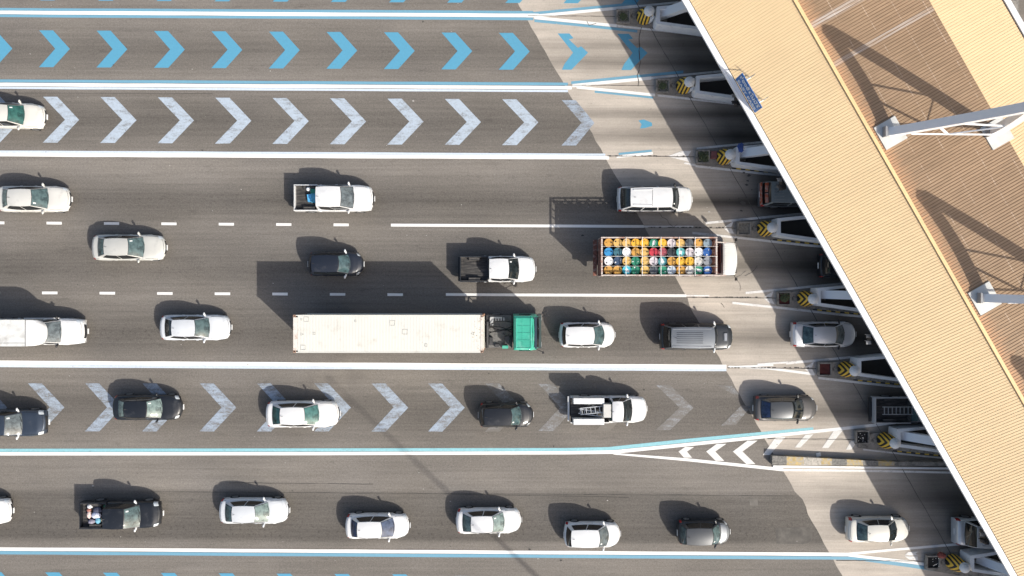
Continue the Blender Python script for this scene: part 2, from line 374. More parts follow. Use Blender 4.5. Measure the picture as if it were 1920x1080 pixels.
sheet(cf, .008, 'lane_chevron', arrow_f); sheet(cg, .008, 'lane_chevron', arrow_g)

# joints and cracks
jn = []
def crack(pts, wd, j=1.2, step=14):
    o = []
    for (x0, y0), (x1, y1) in zip(pts, pts[1:]):
        n = max(1, int(math.hypot(x1 - x0, y1 - y0) / step))
        for i in range(n): t_ = i / n; o.append((x0 + (x1 - x0) * t_ + random.uniform(-j, j), y0 + (y1 - y0) * t_ + random.uniform(-j, j)))
    o.append(pts[-1])
    for a, b in zip(o, o[1:]):
        dx, dy = b[0] - a[0], b[1] - a[1]; l = math.hypot(dx, dy) or 1; nx, ny = -dy / l * wd / 2 * random.uniform(.6, 1.3), dx / l * wd / 2 * random.uniform(.6, 1.3)
        jn.append([(a[0] - nx, a[1] - ny), (b[0] - nx, b[1] - ny), (b[0] + nx, b[1] + ny), (a[0] + nx, a[1] + ny)])
crack([(1190, 0), (1420, 407), (1693, 882), (1830, 1120)], 1.1, .6)
for D in DR:
    xs = 968 + .5665 * (D[1] + 3); crack([(xs + 4, D[1] + 1.5), (D[0] - 54, D[1] + 3)], 1.1, .3, 9)
for D in (DR[2], DR[3], DR[4], DR[5]):
    xs = 968 + .5665 * (D[1] + 3)
    for i in range(26):
        x = xs + 6 + random.random() * 150; y = D[1] + 1.5; r = random.uniform(.8, 2.2); jn.append([(x - r, y - r * .5), (x + r, y - r * .6), (x + r, y + r * .6), (x - r, y + r * .5)])
crack([(1205, 46), (1199, 60), (1198, 95), (1200, 118), (1196, 140), (1196, 162)], 1.3, 1.6, 7)
crack([(1395, 228), (1409, 214), (1416, 196), (1424, 188)], 1.1, 1.2, 6); crack([(1100, 40), (1105, 47), (1118, 44)], .8, 1)
crack([(1388, 545), (1382, 520), (1398, 508)], .7, 2, 6); crack([(1236, 400), (1262, 425), (1270, 420)], .7, 2, 5)
for (x0_, y0_, x1_, y1_) in ((250, 922, 1490, 930), (0, 166.5 + 8, 400, 176), (840, 926, 1180, 933), (430, 905, 700, 908)): crack([(x0_, y0_), (x1_, y1_)], .55, .35, 26)
crack([(1352, 568), (1358, 577)], 1, .5, 5)
crack([(1396, 517), (1410, 512), (1420, 498)], .9, 1, 6)
for (cx, cy, s) in ((1404, 329, 4), (1402, 339, 3), (1400, 347, 3.5), (1393, 381, 6), (1390, 395, 3), (1409, 356, 2), (1349, 306, 3), (1228, 396, 3), (1395, 324, 2.5), (1385, 372, 2), (1368, 374, 2), (793, 41, 2.6), (380, 282, 2.4), (1534, 862, 2.0)):
    jn.append([(cx + s * random.uniform(.5, 1.3) * math.cos(a), cy + s * random.uniform(.3, .9) * math.sin(a)) for a in (0, .9, 1.8, 2.7, 3.6, 4.5, 5.4)])
sheet(jn, .021, 'pavement_crack', mat('crack_fill', (.085, .078, .07), .85))
db, dk_ = [], []
for i in range(150):
    x, y = random.uniform(0, 1500), random.uniform(0, 1080); r = random.uniform(.5, 1.3) * (1 if random.random() < .9 else 2.0)
    (db if random.random() < .6 else dk_).append([(x + r * random.uniform(.6, 1.4) * math.cos(a), y + r * .7 * random.uniform(.5, 1.3) * math.sin(a)) for a in (0, 1.2, 2.4, 3.6, 4.9)])
sheet(db, .0245, 'road_grit', mat('pale_grit', (.42, .40, .37), .8)); sheet(dk_, .0245, 'road_grit', tar)
# a repaired patch and the drain ring
patch_m = mat('asphalt_patch', (.115, .105, .092), .85, var=.2, scale=2, dirt=(.078, .072, .064), dirt_amt=.6)
sheet([[(1454, 990), (1515, 988), (1524, 994), (1522, 1014), (1506, 1020), (1456, 1019)]], .003 + .002, 'asphalt_patch', patch_m)
patch2 = mat('asphalt_patch_pale', (.15, .138, .122), .85, var=.2, scale=2)
sheet([[(1405, 935), (1420, 934), (1421, 948), (1406, 948)]], .005, 'asphalt_patch', patch2)

# ------------------------------------------------------------------ vehicles
def interp(x, pts):
    if x <= pts[0][0]: return pts[0][1]
    for (a, b), (c, d) in zip(pts, pts[1:]):
        if x <= c:
            t = (x - a) / (c - a) if c > a else 0; return b + (d - b) * t
    return pts[-1][1]
def sm(t): t = max(0.0, min(1.0, t)); return t * t * (3 - 2 * t)
def lerp(a, b, t): return a + (b - a) * t
def frange(a, b, n): return [a + (b - a) * i / (n - 1) for i in range(n)]
rubber = mat('tyre_rubber', (.022, .022, .023), .85); alloy = mat('alloy', (.45, .46, .47), .35, .8)
black_trim = mat('black_trim', (.02, .02, .021), .5); seal = mat('window_seal', (.012, .013, .014), .45)
plate_m = mat('licence_plate', (.72, .73, .72), .5); lampw = mat('headlight_lens', (.62, .66, .68), .12, spec=.8, coat=.6)
lampr = mat('tail_light_lens', (.34, .022, .022), .2, coat=.6); chrome = mat('chrome', (.62, .63, .64), .2, 1.0)
gl_teal = glass('glass_teal', (.075, .115, .115)); gl_dark = glass('glass_dark', (.018, .024, .026)); gl_mid = glass('glass_mid', (.06, .10, .105))
gl_grey = glass('glass_grey', (.11, .13, .135)); gl_blue = glass('glass_blue', (.07, .09, .14)); gl_pale = glass('glass_pale', (.17, .225, .21))
gl_navy = glass('glass_navy', (.02, .035, .085)); gl_side = glass('glass_side', (.012, .015, .017))

PROF = {  # nose / tail heights and glasshouse stations as fractions of the length, tail = 0, nose = 1
 'sedan': dict(deck=[(0, .60), (.004, .80), (.015, .93), (.05, .985), (.11, 1.0), (.30, .95), (.60, .93), (.735, .935), (.80, .90), (.90, .81), (.965, .70), (.988, .60), (1, .46)],
               rb=.102, rt=.245, ft=.56, fb=.74, H=1.46, wr=.61, wb=.86, wrb=.74, bowf=.16, bowr=.07, bF=.34, bR=.16),
 'hatch': dict(deck=[(0, .55), (.006, .78), (.02, .90), (.06, .96), (.30, .97), (.60, .95), (.76, .96), (.83, .92), (.92, .82), (.97, .70), (.99, .60), (1, .46)],
               rb=.04, rt=.12, ft=.59, fb=.775, H=1.52, wr=.66, wb=.88, wrb=.80, bowf=.20, bowr=.10, bF=.36, bR=.16),
 'suv': dict(deck=[(0, .60), (.005, .95), (.02, 1.06), (.06, 1.10), (.30, 1.10), (.60, 1.08), (.75, 1.10), (.81, 1.07), (.92, 1.0), (.975, .88), (.992, .72), (1, .55)],
               rb=.045, rt=.115, ft=.645, fb=.768, H=1.80, wr=.72, wb=.92, wrb=.86, bowf=.12, bowr=.06, bF=.20, bR=.07),
 'pickup': dict(deck=[(0, .60), (.30, 1.04), (.60, 1.06), (.74, 1.08), (.80, 1.06), (.92, .98), (.975, .86), (.992, .72), (1, .55)],
               rb=.30, rt=.325, ft=.60, fb=.745, H=1.72, wr=.72, wb=.90, wrb=.84, bowf=.12, bowr=.02, bF=.26, bR=.02),
}
def vehicle(kind, name, bbox, paint_m, label, cat, L=None, W=1.74, glassf=None, glassr=None, rz=0.0, group=None, cab0=0.0, lights=True, plate=True, mirrors='body', roof_m=None, hood_m=None, over=None, zc=.7, shade=.86, trimroof=False):
    p = dict(PROF[kind]); p.update(over or {})
    x0, x1, y0, y1 = bbox; ctr = P((x0 + x1) / 2, (y0 + y1) / 2, zc)
    if L is None: L = (x1 - x0) * (H - zc) / F
    root = empty(name, (ctr.x, ctr.y, 0.022), rz, label, cat, group)
    Hr = p['H']; hw = W / 2; dk = p['deck']; dscale = p.get('ds', 1.0)
    fa = .815 * L - L / 2; ra = .19 * L - L / 2; rw = .315 if kind in ('sedan', 'hatch') else .37; ar = rw + .06
    def wf(t):
        a = max(0, (t - .78) / .22); b = max(0, (.14 - t) / .14)
        return 1 - p.get('tf', .13) * a ** 2.6 - .07 * b ** 2
    YF = [(0, 0), (.35, .52), (.55, .78), (.68, .92), (.76, .975), (.86, 1.0), (.94, .985), (1, .93)]
    def body(t, s):
        a = abs(s); x = t * L - L / 2; zd = interp(t, dk) * dscale; yf = interp(a, YF)
        zb = .24; z = zd - interp(a, [(0, 0), (.35, .012), (.55, .04), (.68, .10), (.76, .19)]) * min(1, zd / .6)
        if a > .76: z = lerp(zd - .19 * min(1, zd / .6), zb, (a - .76) / .24)
        for ax in (fa, ra):
            d = abs(x - ax)
            if d < ar and a > .76: z = max(z, rw + math.sqrt(ar * ar - d * d) + .0) if a > .9 else max(z, min(zd - .2, rw + math.sqrt(ar * ar - d * d)))
        bow = p['bF'] * yf ** 2.4 * sm((t - .70) / .30) - p['bR'] * yf ** 2.6 * sm((.22 - t) / .22)
        return (x - bow, math.copysign(yf * hw * wf(t), s) if s else 0.0, z)
    ts = sorted(set([cab0] + [cab0 + (1 - cab0) * q for q in (.004, .012, .025, .05)] + frange(max(.07, cab0 + .02), .93, 44) + [.95, .965, .98, .99, .995, 1.0]))
    ss = [-1, -.97, -.94, -.9, -.86, -.81, -.76, -.72, -.68, -.62, -.55, -.45, -.35, -.18, 0, .18, .35, .45, .55, .62, .68, .72, .76, .81, .86, .9, .94, .97, 1]
    b = MB(); b.grid(body, ts, ss)
    nv = len(ss); b.f.append(tuple(range(nv - 1, -1, -1))[::-1]); b.f.append(tuple((len(ts) - 1) * nv + i for i in range(nv))[::-1])
    for i in range(len(ts) - 1): b.f.append((i * nv, i * nv + nv - 1, (i + 1) * nv + nv - 1, (i + 1) * nv))
    bo = b.build('body', paint_m, root, 48)
    # glasshouse
    yb, yr, yrb = hw * p['wb'] * .995, hw * p['wr'], hw * p['wrb']; zt = Hr
    xfb, xft, xrb, xrt = [q * L - L / 2 for q in (p['fb'], p['ft'], p['rb'], p['rt'])]
    zf = interp(p['fb'], dk) * dscale - .03; zr = interp(p['rb'], dk) * dscale - .03; cr = .045
    bf, br = p['bowf'], p['bowr']
    def ws(u, v):
        yy = lerp(yb * .93, yr, v); return (lerp(xfb, xft, v) - lerp(bf, bf * .55, v) * u * u + bf * .3, u * yy, lerp(zf, zt, sm(v) * .3 + v * .7) - cr * u * u * v - .02 * u * u * (1 - v))
    def rs(u, v):
        yy = lerp(yrb, yr * .97, v); return (lerp(xrb, xrt, v) + lerp(br, br * .5, v) * u * u - br * .3, u * yy, lerp(zr, zt, v * .6 + .4 * (1 - (1 - v) ** 2)) - cr * u * u * v)
    def sd(u, v, sg):
        A = Vector(rs(sg, v)); B = Vector(ws(sg, v)); q = A.lerp(B, u)
        k = 4 * u * (1 - u); q.y += sg * k * lerp(hw * (p['wb'] - (p['wb'] * .93 + p['wrb']) / 2) + .03, .035, v)
        q.z += lerp(-.01 * k, .03 * k, v) * 1.0
        return (q.x, q.y, q.z)
    def rf(u, v):     # u 0..1 rear -> front, v -1..1
        E = sd(u, 1, 1); xm0 = rs(v, 1)[0]; xm1 = ws(v, 1)[0]
        return (lerp(xm0, xm1, u), E[1] * v, E[2] + cr * (1 - v * v) + 0.02 * 4 * u * (1 - u) * (1 - v * v))
    m = MB(); U = frange(-1, 1, 13); V = frange(0, 1, 6); S = frange(0, 1, 13)
    m.grid(ws, U, V); m.grid(rs, U, V, True)
    m.grid(lambda u, v: sd(u, v, 1), S, V, True); m.grid(lambda u, v: sd(u, v, -1), S, V)
    m.grid(rf, S, U)
    m.build('roof_and_pillars', roof_m or paint_m, root, 35)
    def patch(fn, nm, u0, u1, v0, v1, off, mt, par=root, n=10, k=6, flip=False, lab=None, ufun=None):
        q = MB(); e = 1e-3
        def g(u, v):
            if ufun: u = ufun(u, v)
            a = Vector(fn(u, v)); du = Vector(fn(u + e, v)) - a; dv = Vector(fn(u, v + e)) - a; nn = du.cross(dv).normalized()
            if flip: nn = -nn
            return tuple(a + nn * off)
        q.grid(g, frange(u0, u1, n), frange(v0, v1, k), flip); return q.build(nm, mt, par, 60, lab)
    gf = glassf or gl_teal; gr = glassr or gl_mid
    w1 = patch(ws, 'windshield', -.93, .93, .05, .95, .012, gf)
    patch(ws, 'seal', -.975, .975, .0, .985, .006, seal, w1)
    if int(abs(x0 * 7 + y0)) % 3 != 1:
        su = .62 if int(x0 + y0) % 2 else -.7; patch(ws, 'windshield_sticker', su, su + .13, .70, .86, .018, plate_m, w1, n=3, k=3)
    ex = MB()
    for (ux, uy) in ((-.55, .1), (.15, .72)):
        A_ = Vector(ws(ux, .06)); B_ = Vector(ws(uy, .16)); ex.beam(A_ + Vector((.01, 0, .03)), B_ + Vector((.02, 0, .035)), .022, .02)
    ex.build('wiper', black_trim, w1)
    r1 = patch(rs, 'rear_window', -.90, .90, .08, .93, .012, gr, flip=True)
    patch(rs, 'seal', -.95, .95, .03, .97, .006, seal, r1, flip=True)
    for sg in (1, -1):
        fn = (lambda u, v: sd(u, v, 1)) if sg == 1 else (lambda u, v: sd(u, v, -1))
        for a_, c_ in (((.10, .52), (.545, .95)) if kind != 'suv' else ((.05, .33), (.355, .64), (.665, .95))):
            patch(fn, 'side_window', a_, c_, .06, .92, .010, gl_side, flip=(sg == 1), n=8)
    # mirrors
    xm = lerp(xfb, xft, .38) - .05; zm = interp(p['fb'], dk) * dscale - .01
    mm = {'body': paint_m, 'black': black_trim, 'white': plate_m}[mirrors]
    for sg in (1, -1):
        q = MB(); q.blob((xm - .03, sg * (hw + .07), zm), (.07, .115, .065), 10); q.beam((xm + .05, sg * (hw * .86), zm - .06), (xm, sg * (hw + .06), zm - .02), .09, .07)
        q.build('mirror', mm, root, 60)
    # hood seam, boot seam, lights
    hm = hood_m or paint_m
    if kind != 'pickup' or True:
        patch(body, 'hood', p['fb'] + .02, .972, -.60, .60, .006, hm, n=14, k=12, flip=False)
        q = MB()
        for sg in (1, -1):
            pts = [Vector(body(t_, sg * .62)) + Vector((0, 0, .003)) for t_ in frange(p['fb'] + .01, .975, 10)]
            for a_, c_ in zip(pts, pts[1:]): q.beam(a_, c_, .016, .01)
        pts = [Vector(body(.975, s_)) + Vector((0, 0, .004)) for s_ in frange(-.6, .6, 9)]
        for a_, c_ in zip(pts, pts[1:]): q.beam(a_, c_, .016, .01)
        q.build('hood_seam', seal, root)
    if kind == 'sedan':
        q = MB(); pts = [Vector(body(.035, s_)) + Vector((0, 0, .004)) for s_ in frange(-.62, .62, 9)]
        for a_, c_ in zip(pts, pts[1:]): q.beam(a_, c_, .014, .01)
        for sg in (1, -1):
            pts = [Vector(body(t_, sg * .64)) + Vector((0, 0, .003)) for t_ in frange(.035, p['rb'], 4)]
            for a_, c_ in zip(pts, pts[1:]): q.beam(a_, c_, .014, .01)
        q.build('boot_seam', seal, root)
    # door lines and handles
    q = MB()
    for sg in (1, -1):
        for t_ in ((.50, .70) if kind != 'pickup' else (.52, .71)):
            q.beam(Vector(body(t_, sg * .70)) + Vector((0, 0, .003)), Vector(body(t_, sg * .84)) + Vector((0, sg * .004, 0)), .014, .012)
    q.build('door_seam', seal, root)
    q = MB()
    for sg in (1, -1):
        for t_ in (.33, .53): a_ = Vector(body(t_, sg * .79)); q.box((a_.x, a_.y + sg * .012, a_.z), (.16, .035, .03))
    q.build('door_handle', paint_m, root)
    if lights:
        for sg in (1, -1):
            patch(body, 'headlight', .945, .989, min(sg * .50, sg * .80), max(sg * .50, sg * .80), .012, lampw, n=6, k=8)
            if cab0 == 0:
                s0, s1 = (.66, .86) if kind != 'sedan' else (.60, .84)
                patch(body, 'tail_light', .004, .042, min(sg * s0, sg * s1), max(sg * s0, sg * s1), .012, lampr, n=5, k=6)
    patch(body, 'grille', .9905, .9995, -.40, .40, .010, black_trim, n=5, k=9); a_ = Vector(body(1.0, 0))
    if plate:
        q = MB(); q.box((a_.x + .02, 0, .46), (.03, .36, .12)); q.build('licence_plate', plate_m, root)
    if cab0 == 0:
        q = MB(); a_ = Vector(body(0, 0)); q.box((a_.x - .012, 0, .56 if kind == 'sedan' else .7), (.02, .40, .14)); q.build('licence_plate', plate_m, root)
    for ax in (fa, ra):
        for sg in (1, -1):
            q = MB(); y_ = sg * (hw - .105); q.tube((ax, y_ - .10, rw), (ax, y_ + .10, rw), rw, n=20)
            wh = q.build('wheel', rubber, root, 40)
            q = MB(); q.tube((ax, y_ + sg * .09, rw), (ax, y_ + sg * .108, rw), rw * .66, n=16); q.build('rim', alloy, wh, 40)
    q = MB(); a_ = Vector(rf(.12, 0)); q.beam(a_, a_ + Vector((-.14, 0, .09)), .02, .02); q.build('antenna', black_trim, root)
    root['_L'] = L
    return dict(root=root, body=body, rf=rf, patch=patch, L=L, W=W, hw=hw, rs=rs, ws=ws, H=Hr, p=p, ctr=ctr)

CARS = 'cars queueing for the toll booths'
Wh = car_paint('white', (.70, .70, .69)); Wc = car_paint('cream_white', (.57, .56, .52)); Sg = car_paint('champagne', (.52, .515, .475), .1); Wg = car_paint('pearl', (.60, .585, .53))
Sl = car_paint('silver', (.60, .615, .63), .35); Bk = car_paint('black', (.012, .014, .018)); Dg = car_paint('dark_grey', (.028, .032, .037), .2); Nv = car_paint('slate_blue', (.045, .06, .085), .4)
Gm = car_paint('gunmetal', (.085, .09, .095), .4); Br = car_paint('bronze_grey', (.10, .096, .095), .4); Bd = car_paint('black_blue', (.014, .018, .028)); Sg2 = car_paint('silver_dark', (.20, .215, .23), .5); Cb = car_paint('cool_white', (.60, .62, .635))

v = lambda *a, **k: vehicle(*a, **k)
v('sedan', 'sedan_car', (-43, 84, 190, 243), Wg, 'cream sedan cut off by the left edge on the upper pale chevrons', 'car', W=1.75, glassf=glass('glass_green', (.03, .10, .085)), glassr=gl_teal, group=CARS, rz=math.radians(-1.5))
v('sedan', 'sedan_car', (-4, 131, 346, 400), Wc, 'pearl white sedan at the left edge just above the upper dashed line', 'car', W=1.80, glassf=gl_teal, glassr=gl_pale, group=CARS)
v('sedan', 'sedan_car', (174, 310, 437, 491), Sg, 'champagne silver sedan between the two dashed lines at left, with a teal windshield', 'car', W=1.80, glassf=gl_teal, glassr=gl_teal, group=CARS)
v('sedan', 'sedan_car', (301, 432, 588, 640), Cb, 'white sedan with a black rear window just behind the container truck', 'car', W=1.76, glassf=gl_teal, glassr=gl_side, group=CARS, over=dict(rb=.09, rt=.235, ft=.55, fb=.73, H=1.42))
v('sedan', 'sedan_car', (499, 636, 750, 803), Wh, 'bright white sedan with green glass driving over the pale chevrons below the container', 'car', W=1.82, glassf=glass('glass_green2', (.06, .15, .137)), glassr=glass('glass_green3', (.022, .075, .07)), group=CARS)
v('sedan', 'sedan_car', (213, 341, 738, 790), Bk, 'black sedan with pale green glass on the chevrons at the lower left', 'car', W=1.74, glassf=gl_pale, glassr=gl_pale, group=CARS)
v('sedan', 'sedan_car', (412, 541, 932, 984), Cb, 'white sedan in the bottom lane directly ahead of the loaded black pickup', 'car', W=1.74, glassf=gl_pale, glassr=gl_mid, group=CARS, rz=math.radians(-.5))
v('sedan', 'sedan_car', (648, 768, 961, 1012), Wh, 'small white sedan with dark blue glass, the lowest car in the bottom lane', 'car', W=1.70, glassf=gl_blue, glassr=gl_navy, group=CARS, over=dict(rb=.10, rt=.225, ft=.585, fb=.775, H=1.48))
v('sedan', 'sedan_car', (855, 978, 950, 1003), Wh, 'white sedan standing across the thin pole shadow in the bottom lane', 'car', W=1.73, glassf=gl_pale, glassr=gl_teal, group=CARS, rz=math.radians(.3))
v('sedan', 'sedan_car', (1413, 1533, 742, 789), Br, 'dark bronze sedan with a grey roof nosing onto the concrete beside the long gore', 'car', W=1.74, glassf=gl_side, glassr=gl_navy, group=CARS, over=dict(rb=.085, rt=.21, ft=.54, fb=.765, H=1.46), mirrors='black', roof_m=Gm)
v('sedan', 'sedan_car', (1483, 1607, 603, 651), Sl, 'silver sedan stopped closest to the canopy in the lane of the container truck', 'car', W=1.76, glassf=gl_grey, glassr=gl_mid, group=CARS, over=dict(rb=.145, rt=.275, ft=.60, fb=.785, H=1.45), mirrors='black')
v('sedan', 'sedan_car', (1587, 1707, 967, 1019), Wg, 'white sedan with a silver lower body half in the canopy shade at the lower right', 'car', W=1.72, glassf=gl_dark, glassr=gl_teal, group=CARS, over=dict(rb=.125, rt=.25, ft=.57, fb=.76, H=1.45))
v('sedan', 'sedan_car', (-106, 21, 933, 985), Wh, 'white car of which only the nose shows at the left edge of the bottom lane', 'car', W=1.80, group=CARS)
v('hatch', 'hatchback_car', (578, 681, 473, 517), Bd, 'small dark blue hatchback on the edge of the container shadow', 'car', W=1.66, glassf=gl_mid, glassr=gl_side, group=CARS, mirrors='white')
v('hatch', 'hatchback_car', (897, 1000, 755, 801), Bk, 'small black hatchback with white headlights on the pale chevrons', 'car', W=1.68, glassf=gl_mid, glassr=gl_side, group=CARS)
v('hatch', 'hatchback_car', (1048, 1154, 603, 653), Wh, 'white hatchback just ahead of the green truck cab', 'car', W=1.73, glassf=gl_mid, glassr=gl_side, group=CARS, over=dict(rb=.055, rt=.11, ft=.59, fb=.79))
v('hatch', 'hatchback_car', (1057, 1164, 977, 1028), Wh, 'white hatchback beside the bottom white and blue line, right of the pole shadow', 'car', W=1.72, glassf=gl_grey, glassr=gl_side, group=CARS)
v('hatch', 'hatchback_car', (1270, 1370, 974, 1023), Dg, 'dark grey hatchback with red tail lights in the bottom lane', 'car', W=1.66, glassf=gl_teal, glassr=gl_mid, group=CARS, roof_m=Gm, hood_m=Sg2, over=dict(ft=.59, fb=.78, H=1.56))
# SUVs
s1 = v('suv', 'estate_car', (1157, 1299, 349, 398), Wh, 'long white estate car with roof rails above the drum truck', 'car', W=1.74, glassf=gl_dark, glassr=gl_dark, group=CARS, over=dict(H=1.72, ft=.685, fb=.80, rb=.03, rt=.15, wr=.74), mirrors='black')
def rails(s, m, u0=.06, u1=.52, k=.78):
    q = MB()
    for sg in (1, -1):
        a = Vector(s['rf'](u0, sg * k)); b = Vector(s['rf'](u1, sg * k)); a.z += .04; b.z += .04; q.beam(a, b, .035, .035)
        q.beam(a - Vector((0, 0, .05)), a + Vector((.05, 0, 0)), .04, .04); q.beam(b - Vector((0, 0, .05)), b - Vector((.05, 0, 0)), .04, .04)
    q.build('roof_rail', m, s['root'])
rails(s1, Wh)
q = MB(); a = Vector(s1['rf'](.52, -.9)); b = Vector(s1['rf'](.52, .9)); q.beam(a + Vector((0, 0, .012)), (a.x, 0, s1['rf'](.52, 0)[2] + .012), .02, .01); q.beam((a.x, 0, s1['rf'](.52, 0)[2] + .012), b + Vector((0, 0, .012)), .02, .01); q.build('roof_seam', seal, s1['root'])
s2 = v('suv', 'suv_car', (1237, 1374, 607, 655), Dg, 'dark grey off-road car with a ribbed roof and a hood scoop, behind the silver sedan', 'car', W=1.82, glassf=gl_side, glassr=gl_side, group=CARS, over=dict(ft=.685, fb=.765, rb=.03, rt=.11, wr=.76, H=1.84), mirrors='white', roof_m=Sg2)
rails(s2, alloy, .03, .93, .86)
q = MB()
for k in (-.5, -.3, -.1, .1, .3, .5):
    a = Vector(s2['rf'](.12, k)); b = Vector(s2['rf'](.72, k)); q.beam(a + Vector((0, 0, .008)), b + Vector((0, 0, .008)), .03, .02)
q.build('roof_rib', Dg, s2['root'])
q = MB(); a = s2['body'](.875, 0); q.box((a[0], 0, a[2] + .03), (.30, .60, .08), taper=.8); q.build('hood_scoop', Sg2, s2['root'])
q = MB(); q.box((a[0] + .02, 0, a[2] + .075), (.14, .50, .012)); q.build('scoop_plate', alloy, s2['root'])

# pickups: cab from vehicle(), open bed added behind it
def bed(s, t0, t1, m_out, m_in, zfl=.72, ztop=1.06, tail=True, wall=.07):
    L, hw, r = s['L'], s['hw'] - .015, s['root']; xa, xb = t0 * L - L / 2, t1 * L - L / 2 - .02
    fa = .19 * L - L / 2
    for sg in (1, -1):
        q = MB(); pts = []
        n = 24
        for i in range(n + 1):
            x = lerp(xa, xb, i / n); d = abs(x - fa); zb = .42
            if d < .44: zb = max(zb, .37 + math.sqrt(.44 ** 2 - d * d))
            pts.append((x, zb))
        vs = []
        for (x, zb) in pts: vs += [(x, sg * hw, zb), (x, sg * hw, ztop - .02), (x, sg * (hw - .015), ztop), (x, sg * (hw - wall), ztop), (x, sg * (hw - wall), zb)]
        fs = []
        for i in range(n):
            for j in range(4):
                f = (i * 5 + j, (i + 1) * 5 + j, (i + 1) * 5 + j + 1, i * 5 + j + 1); fs.append(f if sg == 1 else f[::-1])
        fs += [(0, 1, 2, 3, 4), tuple(n * 5 + k for k in range(5))]
        q.add(vs, fs); q.build('bed_side', m_out, r)
        q = MB(); q.box(((xa + xb) / 2, sg * (hw - wall - .012), (zfl + ztop) / 2 + .01), (xb - xa - .1, .02, ztop - zfl)); q.box((fa, sg * (hw - wall - .12), zfl + .13), (.85, .22, .26), taper=.9); q.build('bed_liner', m_in, r)
    q = MB(); q.box(((xa + xb) / 2 + .02, 0, zfl - .03), (xb - xa - .04, 2 * hw - 2 * wall - .02, .05))
    for k in range(-7, 8): q.box(((xa + xb) / 2 + .02, k * .1, zfl + .0), (xb - xa - .1, .045, .02))
    q.build('bed_floor', m_in, r)
    q = MB(); q.box((xb - .03, 0, (zfl + ztop) / 2), (.06, 2 * hw - 2 * wall - .01, ztop - zfl)); q.build('bed_front', m_in, r)
    if tail:
        q = MB(); q.box((xa + .03, 0, .82), (.05, 2 * hw - 2 * wall - .01, ztop - .60)); q.build('tailgate', m_out, r)
    q = MB(); q.box((xa - .10, 0, .50), (.12, 2 * hw - .1, .14)); q.build('rear_bumper', m_out if not tail else black_trim, r)
    q = MB(); q.box(((xa + xb) / 2, 0, .40), (xb - xa, 1.0, .18)); q.build('chassis', black_trim, r)
liner = mat('bed_liner', (.035, .034, .034), .8, var=.3, scale=8, dirt=(.13, .12, .11), dirt_amt=.55, dscale=5, stretch=(.3, 3, 1))
PK = 'pickups queueing for the toll booths'
p1 = v('pickup', 'pickup_truck', (554, 701, 344, 400), Wh, 'white double-cab pickup carrying blue and green tubs in its dark bed', 'pickup', W=1.84, glassf=gl_grey, group=PK, cab0=.30, over=dict(ft=.615, fb=.765, rb=.30, rt=.31))
bed(p1, .0, .30, Wh, liner)
p2 = v('pickup', 'pickup_truck', (863, 1005, 478, 531), Wh, 'white pickup with an empty dark bed between the container truck and the drum truck', 'pickup', W=1.80, glassf=gl_dark, group=PK, cab0=.375, over=dict(rb=.375, rt=.39, ft=.635, fb=.775, deck=[(0, .60), (.375, 1.04), (.60, 1.06), (.74, 1.08), (.80, 1.06), (.92, .98), (.975, .86), (.992, .72), (1, .55)]))
bed(p2, .0, .375, Dg, liner)
p3 = v('pickup', 'pickup_truck', (155, 303, 936, 992), Bk, 'black pickup with bundles of cargo in its open bed at the lower left', 'pickup', W=1.84, glassf=gl_teal, group=PK, cab0=.34, over=dict(rb=.34, rt=.36, ft=.62, fb=.77, deck=[(0, .60), (.34, 1.04), (.60, 1.06), (.74, 1.08), (.80, 1.06), (.92, .98), (.975, .86), (.992, .72), (1, .55)]), mirrors='white')
bed(p3, .0, .34, Bk, liner)
p4 = v('pickup', 'pickup_truck', (1069, 1214, 738, 796), Wh, 'white pickup with long white tool boxes and ladders on its bed', 'pickup', W=1.84, glassf=gl_dark, group=PK, cab0=.50, over=dict(rb=.50, rt=.52, ft=.655, fb=.79, deck=[(0, .60), (.50, 1.04), (.60, 1.06), (.74, 1.08), (.80, 1.06), (.92, .98), (.975, .86), (.992, .72), (1, .55)], tf=.16), mirrors='white')
bed(p4, .0, .50, Wh, liner, tail=False)
L = p4['L']; r = p4['root']
for sg in (1, -1):
    q = MB(); q.box((-L / 2 + L * .22 + .02, sg * .70, 1.36), (L * .40, .40, .56), taper=.97); q.build('tool_box', Wh, r)
q = MB(); q.box((-L / 2 + L * .455, .05, 1.42), (.52, .92, .60), taper=.97); q.build('front_box', Wc, r)
p5 = v('pickup', 'pickup_truck', (-62, 88, 767, 818), Nv, 'slate blue pickup cut off by the left edge below the black sedan', 'pickup', W=1.82, glassf=gl_grey, group=PK, cab0=.30, mirrors='white')
bed(p5, .0, .30, Nv, liner)
p6 = v('pickup', 'pickup_truck', (-52, 163, 593, 650), Wh, 'white pickup with a high white cargo body, cut by the left edge', 'pickup', L=6.9, W=1.84, glassf=gl_grey, group=PK, cab0=.60, mirrors='black', over=dict(rb=.60, rt=.61, ft=.69, fb=.79, H=1.72, deck=[(0, .60), (.50, 1.04), (.60, 1.06), (.74, 1.08), (.80, 1.06), (.92, .98), (.975, .86), (.992, .72), (1, .55)]))
L = p6['L']; r = p6['root']; p6['ctr']; r.location.x = P(163, 600, .6).x - L / 2
box_m = mat('cargo_body', (.66, .66, .63), .5, var=.05, dirt=(.45, .44, .41), dirt_amt=.4, dscale=1.2)
q = MB(); xe = L * .62 - L / 2
q.prism([(-L / 2 - 1.6, -.88), (xe - .32, -.88), (xe - .32, .88), (-L / 2 - 1.6, .88)], .62, 2.42); q.build('cargo_box', box_m, r)
q = MB(); us = frange(0, 1, 9); vv = frange(-1, 1, 13)
